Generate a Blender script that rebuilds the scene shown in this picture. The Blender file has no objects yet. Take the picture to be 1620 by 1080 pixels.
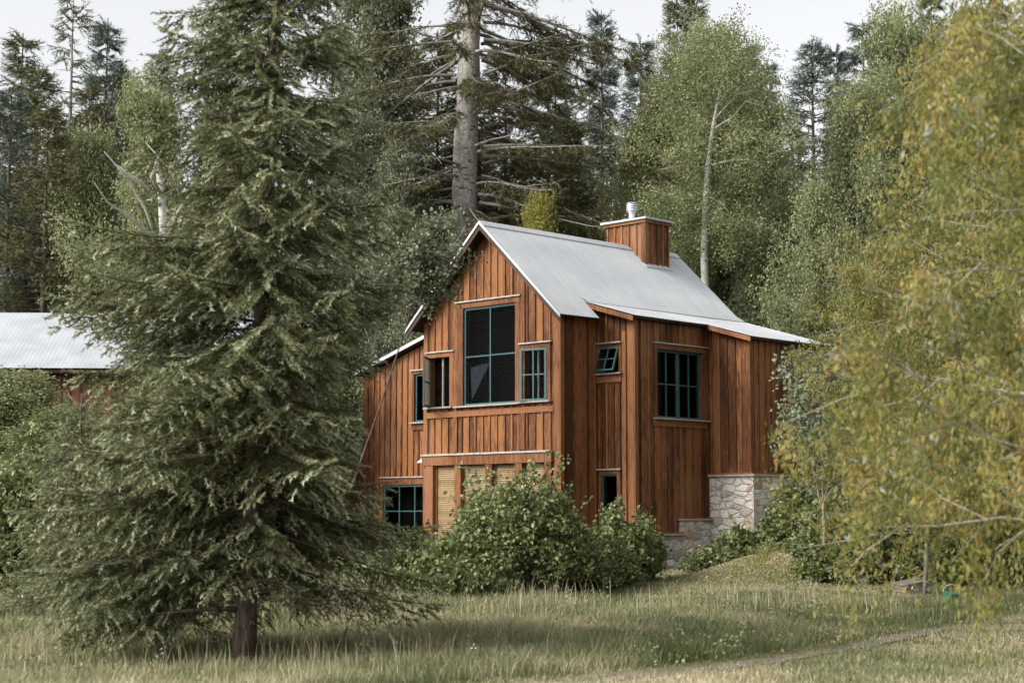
import bpy, math, random
import numpy as np
from mathutils import Vector, Matrix

sc = bpy.context.scene
R = math.radians
# ------------------------------------------------------------------ camera
EYE = 1.6
F = 2700.0
TH = math.atan(275 / F)
cam_d = bpy.data.cameras.new("camera")
cam = bpy.data.objects.new("camera", cam_d)
sc.collection.objects.link(cam)
sc.camera = cam
cam.location = (0, 0, EYE)
cam.rotation_euler = (math.pi / 2 + TH, 0, 0)
cam_d.sensor_width = 36
cam_d.lens = 60
cam_d.clip_start = 0.1
cam_d.clip_end = 2000
cam_d.dof.use_dof = True
cam_d.dof.focus_distance = 33
cam_d.dof.aperture_fstop = 2.2
# ------------------------------------------------------------------ sky, sun, exposure
SUN_DIR = Vector((-0.76, -0.36, 0.62)).normalized()      # from the scene towards the sun
elev = math.asin(SUN_DIR.z)
azim = math.atan2(SUN_DIR.x, SUN_DIR.y)
w = bpy.data.worlds.new("World")
sc.world = w
w.use_nodes = True
nt = w.node_tree
bg = nt.nodes["Background"]
sky = nt.nodes.new("ShaderNodeTexSky")
sky.sky_type = 'NISHITA'
sky.sun_disc = False
sky.sun_elevation = elev
sky.sun_rotation = azim
sky.altitude = 300
sky.air_density = 1.0
sky.dust_density = 5.0
sky.ozone_density = 1.0
hs = nt.nodes.new("ShaderNodeHueSaturation")             # thin white overcast: little colour left in the sky
hs.inputs["Saturation"].default_value = 0.10
nt.links.new(sky.outputs[0], hs.inputs["Color"])
nt.links.new(hs.outputs[0], bg.inputs["Color"])
bg.inputs["Strength"].default_value = 0.15
sl = bpy.data.lights.new("sun", 'SUN')
sl.energy = 1.75
sl.angle = R(26)
sl.color = (1.0, 0.93, 0.82)
sun = bpy.data.objects.new("sun", sl)
sc.collection.objects.link(sun)
sun.rotation_euler = SUN_DIR.to_track_quat('Z', 'Y').to_euler()
sc.view_settings.view_transform = 'Standard'
sc.view_settings.look = 'None'
sc.view_settings.exposure = 0.92
sc.view_settings.gamma = 1.0
sc.cycles.use_denoising = True
sc.cycles.max_bounces = 6
sc.cycles.diffuse_bounces = 3
sc.cycles.transmission_bounces = 4
sc.cycles.transparent_max_bounces = 6
sc.cycles.sample_clamp_indirect = 4
COL = sc.collection

# ------------------------------------------------------------------ pixel helper (for measuring where things stand)
def ray(px, py):
    x = (px - 810) / F
    y = (540 - py) / F
    return np.array([x, math.cos(TH) - y * math.sin(TH), math.sin(TH) + y * math.cos(TH)])
def atY(px, py, Y):
    d = ray(px, py)
    return np.array([d[0] / d[1] * Y, Y, EYE + d[2] / d[1] * Y])

# ------------------------------------------------------------------ noise on the cpu
_nr = np.random.RandomState(5)
_tab = _nr.rand(64, 64)
def vnoise(x, y, s=1.0):
    x = np.asarray(x, float) / s + 100.0
    y = np.asarray(y, float) / s + 100.0
    xi = np.floor(x).astype(int); yi = np.floor(y).astype(int)
    fx = x - xi; fy = y - yi
    fx = fx * fx * (3 - 2 * fx); fy = fy * fy * (3 - 2 * fy)
    a = _tab[xi % 64, yi % 64]; b = _tab[(xi + 1) % 64, yi % 64]
    c = _tab[xi % 64, (yi + 1) % 64]; d = _tab[(xi + 1) % 64, (yi + 1) % 64]
    return (a * (1 - fx) + b * fx) * (1 - fy) + (c * (1 - fx) + d * fx) * fy
def fbm(x, y, s):
    return (vnoise(x, y, s) * .5 + vnoise(x + 7, y + 3, s / 2.1) * .3 + vnoise(x + 1, y + 9, s / 4.3) * .2)

# ------------------------------------------------------------------ mesh helpers
def fill(me, co, faces_flat, starts, var, smooth=False):
    me.vertices.add(len(co)); me.vertices.foreach_set("co", np.asarray(co, np.float32).ravel())
    me.loops.add(len(faces_flat)); me.loops.foreach_set("vertex_index", np.asarray(faces_flat, np.int32))
    me.polygons.add(len(starts)); me.polygons.foreach_set("loop_start", np.asarray(starts, np.int32))
    me.polygons.foreach_set("use_smooth", np.full(len(starts), bool(smooth)))
    a = me.attributes.new("var", 'FLOAT', 'FACE')
    a.data.foreach_set("value", np.asarray(var, np.float32))
    me.update(calc_edges=True)

def tri_mesh(name, tris, var, mat):
    me = bpy.data.meshes.new(name)
    n = len(tris)
    fill(me, tris.reshape(-1, 3), np.arange(n * 3), np.arange(n) * 3, var)
    me.materials.append(mat)
    return me

def link(name, me, parent=None, loc=None):
    o = bpy.data.objects.new(name, me)
    COL.objects.link(o)
    if parent is not None:
        o.parent = parent
    if loc is not None:
        o.location = loc
    return o

class MB:
    """collects polygons, builds ONE mesh object"""
    def __init__(s):
        s.v = []; s.f = []; s.var = []
    def poly(s, pts, var=None):
        b = len(s.v)
        s.v.extend([tuple(p) for p in pts])
        s.f.append(list(range(b, b + len(pts))))
        s.var.append(random.random() if var is None else var)
    def hexa(s, p, var=None):
        """8 points: bottom ring 0-3, top ring 4-7"""
        var = random.random() if var is None else var
        b = len(s.v)
        s.v.extend([tuple(q) for q in p])
        for f in ((3, 2, 1, 0), (4, 5, 6, 7), (0, 1, 5, 4), (1, 2, 6, 5), (2, 3, 7, 6), (3, 0, 4, 7)):
            s.f.append([b + i for i in f]); s.var.append(var)
    def box(s, x0, x1, y0, y1, z0, z1, var=None):
        s.hexa([(x0, y0, z0), (x1, y0, z0), (x1, y1, z0), (x0, y1, z0),
                (x0, y0, z1), (x1, y0, z1), (x1, y1, z1), (x0, y1, z1)], var)
    def tube(s, pts, rad, n=6, var=None, cap=True):
        var = random.random() if var is None else var
        pts = [np.asarray(p, float) for p in pts]
        b = len(s.v)
        for i, p in enumerate(pts):
            d = pts[min(i + 1, len(pts) - 1)] - pts[max(i - 1, 0)]
            d = d / (np.linalg.norm(d) + 1e-9)
            a = np.cross(d, (0, 0, 1)) if abs(d[2]) < .9 else np.cross(d, (1, 0, 0))
            a /= np.linalg.norm(a); c = np.cross(d, a)
            for k in range(n):
                t = 2 * math.pi * k / n
                s.v.append(tuple(p + rad[i] * (math.cos(t) * a + math.sin(t) * c)))
        for i in range(len(pts) - 1):
            for k in range(n):
                s.f.append([b + i * n + k, b + i * n + (k + 1) % n, b + (i + 1) * n + (k + 1) % n, b + (i + 1) * n + k])
                s.var.append(var)
        if cap:
            s.f.append([b + k for k in range(n)][::-1]); s.var.append(var)
            s.f.append([b + (len(pts) - 1) * n + k for k in range(n)]); s.var.append(var)
    def mesh(s, name, mat, smooth=False):
        me = bpy.data.meshes.new(name)
        flat = [i for f in s.f for i in f]
        st = np.cumsum([0] + [len(f) for f in s.f])[:-1]
        fill(me, np.array(s.v), flat, st, s.var, smooth)
        me.materials.append(mat)
        return me
    def build(s, name, mat, parent=None, smooth=False, loc=None):
        return link(name, s.mesh(name, mat, smooth), parent, loc)

def tag(o, label=None, cat=None, group=None, kind=None):
    if label: o["label"] = label
    if cat: o["category"] = cat
    if group: o["group"] = group
    if kind: o["kind"] = kind
    return o
def empty(name, loc, rz=0):
    o = bpy.data.objects.new(name, None)
    COL.objects.link(o)
    o.location = loc; o.rotation_euler = (0, 0, rz)
    return o

# ------------------------------------------------------------------ materials
def new_mat(name):
    m = bpy.data.materials.new(name); m.use_nodes = True
    t = m.node_tree
    return m, t, t.nodes["Principled BSDF"]
def N(t, kind, **kw):
    n = t.nodes.new(kind)
    for k, v in kw.items():
        if k in n.inputs: n.inputs[k].default_value = v
        else: setattr(n, k, v)
    return n
def ramp(t, stops, fac=None):
    r = t.nodes.new("ShaderNodeValToRGB")
    el = r.color_ramp.elements
    while len(el) < len(stops): el.new(.5)
    for e, (p, c) in zip(el, stops):
        e.position = p; e.color = (c[0], c[1], c[2], 1)
    if fac is not None: t.links.new(fac, r.inputs[0])
    return r
def attr(t, name="var"):
    n = t.nodes.new("ShaderNodeAttribute"); n.attribute_name = name
    return n.outputs["Fac"]
def mixc(t, a, b, fac, mode='MIX'):
    n = t.nodes.new("ShaderNodeMix"); n.data_type = 'RGBA'; n.blend_type = mode
    for s, v in ((n.inputs[0], fac), (n.inputs[6], a), (n.inputs[7], b)):
        if hasattr(v, "links") or hasattr(v, "is_linked"): t.links.new(v, s)
        elif isinstance(v, (int, float)): s.default_value = v
        else: s.default_value = (v[0], v[1], v[2], 1)
    return n.outputs[2]
def coords(t, scale=(1, 1, 1)):
    tc = t.nodes.new("ShaderNodeTexCoord"); mp = t.nodes.new("ShaderNodeMapping")
    mp.inputs["Scale"].default_value = scale
    t.links.new(tc.outputs["Object"], mp.inputs[0])
    return mp.outputs[0]
def noise(t, vec, scale, detail=3, rough=.5):
    n = t.nodes.new("ShaderNodeTexNoise")
    n.inputs["Scale"].default_value = scale; n.inputs["Detail"].default_value = detail
    n.inputs["Roughness"].default_value = rough
    t.links.new(vec, n.inputs["Vector"])
    return n.outputs["Fac"]
def bump(t, b, h, strength, dist):
    n = t.nodes.new("ShaderNodeBump"); n.inputs["Strength"].default_value = strength
    n.inputs["Distance"].default_value = dist
    t.links.new(h, n.inputs["Height"]); t.links.new(n.outputs[0], b.inputs["Normal"])

def leaf_mat(name, stops, trans=.3, rough=.55, spec=.25):
    m, t, b = new_mat(name)
    r = ramp(t, stops, attr(t))
    t.links.new(r.outputs[0], b.inputs["Base Color"])
    b.inputs["Roughness"].default_value = rough
    b.inputs["Specular IOR Level"].default_value = spec
    tr = t.nodes.new("ShaderNodeBsdfTranslucent")
    t.links.new(r.outputs[0], tr.inputs["Color"])
    mx = t.nodes.new("ShaderNodeMixShader"); mx.inputs[0].default_value = trans
    t.links.new(b.outputs[0], mx.inputs[1]); t.links.new(tr.outputs[0], mx.inputs[2])
    t.links.new(mx.outputs[0], t.nodes["Material Output"].inputs[0])
    return m

def wood_mat(name, lo, mid, hi, grain=1.0):
    m, t, b = new_mat(name)
    v = coords(t, (9, 9, .8))
    g = noise(t, v, 4, 5, .65)
    big = noise(t, coords(t, (1, 1, .35)), 1.6, 3)
    fine = noise(t, coords(t, (30, 30, 1.2)), 5, 3, .6)
    va = attr(t)
    mth = N(t, "ShaderNodeMath", operation='MULTIPLY_ADD'); t.links.new(va, mth.inputs[0])
    mth.inputs[1].default_value = .34; t.links.new(g, mth.inputs[2])
    m2 = N(t, "ShaderNodeMath", operation='MULTIPLY_ADD'); t.links.new(big, m2.inputs[0])
    m2.inputs[1].default_value = .5; t.links.new(mth.outputs[0], m2.inputs[2])
    r = ramp(t, [(.52, lo), (.86, mid), (1.15 if False else 1.0, hi)], m2.outputs[0])
    f = ramp(t, [(.34, (.45, .43, .42)), (.60, (1.12, 1.12, 1.12))], fine)
    c = mixc(t, r.outputs[0], f.outputs[0], .8 * grain, 'MULTIPLY')
    kn = N(t, "ShaderNodeTexVoronoi", feature='F1'); kn.inputs["Scale"].default_value = 3.4
    t.links.new(coords(t, (1, 1, .55)), kn.inputs["Vector"])
    kr = ramp(t, [(.035, (.30, .26, .24)), (.075, (1, 1, 1))], kn.outputs["Distance"])
    c = mixc(t, c, kr.outputs[0], .85 * grain, 'MULTIPLY')
    bl = noise(t, coords(t, (1.3, 1.3, .5)), 1.1, 4, .6)            # patches bleached by weather
    br_ = ramp(t, [(.52, (0, 0, 0)), (.72, (1, 1, 1))], bl)
    c = mixc(t, c, tuple(x * .75 + .06 for x in hi), mixc(t, (0, 0, 0), br_.outputs[0], .30 * grain))
    t.links.new(c, b.inputs["Base Color"])
    b.inputs["Roughness"].default_value = .7
    b.inputs["Specular IOR Level"].default_value = .25
    bump(t, b, fine, .4, .004)
    return m

M = {}
M['wood'] = wood_mat("stained_wood", (.019, .007, .0032), (.098, .034, .011), (.255, .106, .038))
M['trim'] = wood_mat("stained_trim", (.045, .017, .007), (.130, .047, .016), (.235, .10, .040))
M['cabin_wood'] = wood_mat('old_red_wood', (.035, .014, .009), (.11, .040, .024), (.19, .08, .05))
M['gray_wood'] = wood_mat("weathered_wood", (.14, .12, .10), (.24, .21, .19), (.34, .31, .28))
M['shutter'] = wood_mat("shutter_wood", (.14, .092, .045), (.215, .145, .070), (.29, .20, .105), .4)
M['dark_wood'] = wood_mat("dark_soffit", (.02, .012, .008), (.05, .03, .02), (.08, .05, .03))
def simple(name, c, rough=.5, metal=0.0, nscale=6, amt=.2, spec=.5):
    m, t, b = new_mat(name)
    n = noise(t, coords(t), nscale, 4)
    r = ramp(t, [(.3, tuple(x * (1 - amt) for x in c)), (.7, tuple(min(1, x * (1 + amt)) for x in c))], n)
    t.links.new(r.outputs[0], b.inputs["Base Color"])
    b.inputs["Roughness"].default_value = rough; b.inputs["Metallic"].default_value = metal
    b.inputs["Specular IOR Level"].default_value = spec
    return m
M['teal'] = simple("teal_paint", (.026, .080, .086), .5, 0, 14, .25)
M['pale_cap'] = simple("pale_metal_cap", (.31, .285, .25), .5, 0, 9, .25)
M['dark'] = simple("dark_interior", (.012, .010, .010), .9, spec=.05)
M['blind'] = simple("blind_slat", (.014, .010, .008), .8, spec=.08)
M['cloth'] = simple("pale_cloth", (.035, .035, .058), .9)
M['steel'] = simple("galvanised_flue", (.55, .58, .60), .35, .6, 10, .15)
M['white'] = simple("white_paint", (.62, .60, .56), .6, 0, 8, .15)
M['black'] = simple("black_metal", (.02, .02, .022), .5)
M['teal_plastic'] = simple("teal_plastic", (.01, .16, .12), .35, 0, 5, .15)
M['rock'] = simple("pale_rock", (.42, .41, .38), .9, 0, 12, .35)

def metal_roof():
    m, t, b = new_mat("corrugated_roof")
    n1 = noise(t, coords(t, (1.0, .5, 1)), 1.1, 5, .6)
    n2 = noise(t, coords(t, (.6, 6, .6)), 2.2, 4, .6)
    r = ramp(t, [(.3, (.40, .42, .445)), (.7, (.50, .52, .54))], n1)
    r2 = ramp(t, [(.35, (.80, .80, .79)), (.6, (1, 1, 1))], n2)
    # sheet joints down and across the slope
    tc = t.nodes.new("ShaderNodeTexCoord"); sp = t.nodes.new("ShaderNodeSeparateXYZ")
    t.links.new(tc.outputs["Object"], sp.inputs[0])
    c = mixc(t, r.outputs[0], r2.outputs[0], .55, 'MULTIPLY')
    t.links.new(c, b.inputs["Base Color"])
    b.inputs["Metallic"].default_value = .12
    b.inputs["Roughness"].default_value = .58
    b.inputs["Specular IOR Level"].default_value = .35
    return m
M['roof'] = metal_roof()
M['cabin_roof'] = simple('dull_cabin_roof', (.34, .36, .385), .65, .1, 2, .12)

def stone_mat():
    m, t, b = new_mat("rubble_stone")
    v = coords(t, (1, 1, 1.7))
    wv = noise(t, coords(t), 3, 2)
    vec = t.nodes.new("ShaderNodeMixRGB") if False else None
    vo = N(t, "ShaderNodeTexVoronoi", feature='F1'); vo.inputs["Scale"].default_value = 4.2
    t.links.new(v, vo.inputs["Vector"])
    ve = N(t, "ShaderNodeTexVoronoi", feature='DISTANCE_TO_EDGE'); ve.inputs["Scale"].default_value = 4.2
    t.links.new(v, ve.inputs["Vector"])
    sp = t.nodes.new("ShaderNodeSeparateColor"); t.links.new(vo.outputs["Color"], sp.inputs[0])
    r = ramp(t, [(0, (.34, .31, .27)), (.25, (.52, .49, .44)), (.5, (.60, .57, .53)), (.72, (.42, .29, .19)), (.8, (.58, .54, .47)), (1, (.70, .67, .62))], sp.outputs[0])
    n = noise(t, coords(t), 9, 5, .65)
    nr = ramp(t, [(.3, (.62, .60, .58)), (.65, (1.1, 1.1, 1.1))], n)
    c = mixc(t, r.outputs[0], nr.outputs[0], .9, 'MULTIPLY')
    e = ramp(t, [(.0, (0, 0, 0)), (.05, (1, 1, 1))], ve.outputs["Distance"])
    c2 = mixc(t, (.48, .46, .42), c, e.outputs[0])
    t.links.new(c2, b.inputs["Base Color"]); b.inputs["Roughness"].default_value = .92
    b.inputs["Specular IOR Level"].default_value = .15
    er = ramp(t, [(.0, (0, 0, 0)), (.12, (1, 1, 1))], ve.outputs["Distance"])
    h = mixc(t, er.outputs[0], n, .35)
    bump(t, b, h, .8, .05)
    return m
M['stone'] = stone_mat()

def glass_mat():
    m, t, b = new_mat("window_glass")
    gl = t.nodes.new("ShaderNodeBsdfGlossy"); gl.inputs["Roughness"].default_value = .06
    gl.inputs["Color"].default_value = (.75, .8, .85, 1)
    tp = t.nodes.new("ShaderNodeBsdfTransparent"); tp.inputs["Color"].default_value = (.75, .78, .76, 1)
    lw = t.nodes.new("ShaderNodeLayerWeight"); lw.inputs["Blend"].default_value = .5
    pw = N(t, "ShaderNodeMath", operation='POWER'); t.links.new(lw.outputs["Facing"], pw.inputs[0]); pw.inputs[1].default_value = 4
    fr = N(t, "ShaderNodeMath", operation='MULTIPLY_ADD'); t.links.new(pw.outputs[0], fr.inputs[0]); fr.inputs[1].default_value = .10; fr.inputs[2].default_value = .0012
    mx = t.nodes.new("ShaderNodeMixShader")
    t.links.new(fr.outputs[0], mx.inputs[0]); t.links.new(tp.outputs[0], mx.inputs[1]); t.links.new(gl.outputs[0], mx.inputs[2])
    t.links.new(mx.outputs[0], t.nodes["Material Output"].inputs[0])
    return m
M['glass'] = glass_mat()

def bark_mat(name, lo, hi, sc_=(6, 6, 1.5), scars=None):
    m, t, b = new_mat(name)
    n = noise(t, coords(t, sc_), 3.5, 5, .65)
    n2 = noise(t, coords(t), .9, 3)
    r = ramp(t, [(.34, lo), (.62, hi)], n)
    r2 = ramp(t, [(.35, (.75, .74, .72)), (.65, (1.05, 1.05, 1.05))], n2)
    c = mixc(t, r.outputs[0], r2.outputs[0], .8, 'MULTIPLY')
    if scars:
        s = noise(t, coords(t, (2.2, 2.2, 7)), 2.2, 3, .6)
        sr = ramp(t, [(.60, (0, 0, 0)), (.66, (1, 1, 1))], s)
        c = mixc(t, c, scars, sr.outputs[0])
    t.links.new(c, b.inputs["Base Color"]); b.inputs["Roughness"].default_value = .9
    b.inputs["Specular IOR Level"].default_value = .15
    bump(t, b, n, .7, .03)
    return m
M['bark'] = bark_mat("spruce_bark", (.045, .032, .025), (.15, .12, .10))
M['old_bark'] = bark_mat("old_grey_bark", (.17, .155, .14), (.40, .38, .36), (5, 5, 3.2), (.06, .055, .045))
M['aspen_bark'] = bark_mat("aspen_bark", (.30, .29, .26), (.52, .51, .47), (3, 3, 6), (.06, .055, .045))
M['twig'] = bark_mat("pale_twig", (.20, .17, .13), (.38, .34, .28))
M['dead'] = bark_mat("dead_branch", (.15, .135, .12), (.32, .30, .27))

G = lambda *c: c
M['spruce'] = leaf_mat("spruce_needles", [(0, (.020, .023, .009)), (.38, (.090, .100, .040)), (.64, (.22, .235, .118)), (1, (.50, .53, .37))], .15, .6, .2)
M['spruce_dark'] = leaf_mat("dark_conifer_needles", [(0, (.045, .054, .030)), (.6, (.115, .132, .070)), (1, (.22, .235, .125))], .12, .65, .15)
M['spruce_blue'] = leaf_mat("blue_conifer_needles", [(0, (.04, .055, .045)), (.6, (.095, .12, .10)), (1, (.18, .21, .18))], .12, .65, .2)
M['spruce_silver'] = leaf_mat("silver_conifer_needles", [(0, (.07, .11, .13)), (.6, (.16, .22, .26)), (1, (.30, .36, .40))], .12, .65, .2)
M['spruce_olive'] = leaf_mat("olive_conifer_needles", [(0, (.040, .044, .020)), (.6, (.110, .112, .048)), (1, (.20, .18, .08))], .12, .65, .15)
M['aspen'] = leaf_mat("aspen_leaves", [(0, (.12, .145, .065)), (.5, (.245, .275, .135)), (.85, (.37, .39, .21)), (1, (.44, .41, .22))], .4, .5, .3)
M['aspen_gray'] = leaf_mat("grey_green_leaves", [(0, (.085, .10, .058)), (.5, (.17, .19, .115)), (1, (.29, .315, .21))], .3, .5, .3)
M['aspen_warm'] = leaf_mat("warm_green_leaves", [(0, (.12, .14, .055)), (.5, (.25, .265, .115)), (.85, (.37, .37, .18)), (1, (.46, .41, .19))], .4, .5, .3)
M['cherry'] = leaf_mat("turning_leaves", [(0, (.07, .10, .025)), (.30, (.15, .18, .048)), (.52, (.25, .255, .07)), (.70, (.36, .31, .09)), (.86, (.41, .27, .09)), (.9, (.26, .30, .22)), (1, (.40, .43, .36))], .4, .5, .35)
M['bush'] = leaf_mat("shrub_leaves", [(0, (.040, .058, .018)), (.4, (.105, .132, .042)), (.75, (.215, .245, .095)), (1, (.34, .36, .19))], .3, .42, .45)
M['yellow'] = leaf_mat("yellow_leaves", [(0, (.16, .17, .04)), (.6, (.28, .27, .07)), (1, (.42, .36, .10))], .4)
M['gold'] = leaf_mat("golden_leaves", [(0, (.36, .25, .06)), (1, (.55, .38, .10))], .4)
M['brown_leaf'] = leaf_mat("dry_bronze_leaves", [(0, (.10, .055, .03)), (1, (.24, .13, .07))], .3)
M['grass'] = leaf_mat("grass_blades", [(0, (.10, .125, .05)), (.30, (.17, .195, .09)), (.52, (.26, .27, .155)), (.74, (.35, .32, .19)), (1, (.52, .46, .31))], .3, .6, .2)
M['flower'] = leaf_mat("small_white_flowers", [(0, (.55, .56, .5)), (1, (.75, .76, .72))], .2)

def ground_mat():
    m, t, b = new_mat("meadow_soil")
    n = noise(t, coords(t), .35, 5, .6)
    n2 = noise(t, coords(t), 7, 5, .7)
    r = ramp(t, [(.35, (.085, .095, .035)), (.5, (.14, .125, .06)), (.65, (.22, .18, .10))], n)
    r2 = ramp(t, [(.3, (.55, .55, .5)), (.65, (1.1, 1.1, 1.05))], n2)
    c = mixc(t, r.outputs[0], r2.outputs[0], .9, 'MULTIPLY')
    t.links.new(c, b.inputs["Base Color"]); b.inputs["Roughness"].default_value = .95
    b.inputs["Specular IOR Level"].default_value = .1
    bump(t, b, n2, .8, .05)
    return m
M['ground'] = ground_mat()
def dirt_mat():
    m, t, b = new_mat("dirt_track_soil")
    n2 = noise(t, coords(t), 5, 6, .7)
    r2 = ramp(t, [(.3, (.075, .06, .045)), (.52, (.16, .135, .10)), (.7, (.25, .22, .16))], n2)
    t.links.new(r2.outputs[0], b.inputs["Base Color"]); b.inputs["Roughness"].default_value = .95
    bump(t, b, n2, .8, .04)
    return m
M['dirt'] = dirt_mat()

# ------------------------------------------------------------------ terrain
MOUND = atY(1222, 895, 31.8)
def gz(x, y):
    x = np.asarray(x, float); y = np.asarray(y, float)
    z = .03 * np.clip(y - 18, 0, 24)
    z = z + (fbm(x, y, 3.0) - .5) * .12
    z = z + .50 * np.exp(-(((x - MOUND[0]) / 1.25) ** 2 + ((y - 31.8) / 1.2) ** 2))
    s = np.clip((y - 52) / 70, 0, 1)
    z = z + (s * s * (3 - 2 * s)) * (15 + 3 * vnoise(x, y, 25)) + (vnoise(x, y, 18) - .5) * 1.0 * np.clip((y - 50) / 20, 0, 1)
    return z
def grid_sheet(name, xs, ys, mat, dz=0.0):
    X, Y = np.meshgrid(xs, ys)
    Z = gz(X, Y) + dz
    co = np.stack([X, Y, Z], -1).reshape(-1, 3)
    nx, ny = len(xs), len(ys)
    i = (np.arange(ny - 1)[:, None] * nx + np.arange(nx - 1)[None, :]).ravel()
    f = np.stack([i, i + 1, i + nx + 1, i + nx], 1).ravel()
    me = bpy.data.meshes.new(name)
    fill(me, co, f, np.arange(len(i)) * 4, np.zeros(len(i)), True)
    me.materials.append(mat)
    return link(name, me)
xs = np.concatenate([np.linspace(-320, -22, 30), np.arange(-20, 20, .33), np.linspace(22, 320, 30)])
ys = np.concatenate([np.linspace(-60, 8, 12), np.arange(9, 46, .33), np.arange(47, 140, 3), np.linspace(145, 600, 16)])
tag(grid_sheet("ground", xs, ys, M['ground']), kind="structure")

# the faint dirt track
TKX = [-6, -.1, 1.2, 2.3, 5.0, 7.5, 12]; TKY = [11.5, 16.3, 17.3, 18.4, 21.6, 24.8, 30.5]
def track_y(x):   # centre line
    return np.interp(x, TKX, TKY)
tb = MB()
tx = np.linspace(-6, 12, 90)
for a, b_ in zip(tx[:-1], tx[1:]):
    row = []
    for x in (a, b_):
        cyy = float(track_y(x))
        wv = .5 + .2 * float(vnoise(x, 3, 1.1))
        row.append([(x + .25 * o, cyy + o * wv, float(gz(x + .25 * o, cyy + o * wv)) + .006) for o in (-1, -.4, .2, 1)])
    for k in range(3):
        tb.poly([row[0][k], row[1][k], row[1][k + 1], row[0][k + 1]], .5)
tag(tb.build("dirt_track", M['dirt'], smooth=True), kind="structure")

# ------------------------------------------------------------------ foliage helpers
def orient(proto, pos, d, scale, rng, roll=None, upb=0.0):
    """proto (K,3,3) along +x; returns (N*K,3,3)"""
    d = d / (np.linalg.norm(d, axis=1, keepdims=True) + 1e-9)
    up = np.zeros_like(d); up[:, 2] = 1
    bad = np.abs(d[:, 2]) > .97
    up[bad] = (1, 0, 0)
    y = np.cross(up, d); y /= np.linalg.norm(y, axis=1, keepdims=True)
    z = np.cross(d, y)
    if roll is None: roll = rng.rand(len(d)) * 6.283
    c, s = np.cos(roll)[:, None], np.sin(roll)[:, None]
    y2 = y * c + z * s; z2 = -y * s + z * c
    Bm = np.stack([d, y2, z2], 1) * scale[:, None, None]
    K = proto.reshape(-1, 3)
    out = np.einsum('kj,njl->nkl', K, Bm) + pos[:, None, :]
    return out.reshape(-1, 3, 3).astype(np.float32)

def needle_twig(rng, n, nl, nw, stem=.02):
    """spruce twig of unit length covered with needle blades"""
    T = []
    for i in range(n):
        x = (i + rng.rand()) / n
        a = rng.rand() * 6.283
        l = nl * (.7 + .5 * rng.rand())
        fwd = .55 + .3 * rng.rand()
        dirn = np.array([fwd, math.cos(a) * .85, math.sin(a) * .85]); dirn /= np.linalg.norm(dirn)
        p = np.array([x, 0, 0])
        side = np.cross(dirn, (math.cos(a + 1.2), math.sin(a), .3)); side /= np.linalg.norm(side)
        T.append([p - side * nw * .5, p + side * nw * .5, p + dirn * l])
    T.append([(0, -stem, 0), (0, stem, 0), (1, 0, 0)])
    T.append([(0, 0, -stem), (0, 0, stem), (1, 0, 0)])
    return np.array(T)

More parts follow.
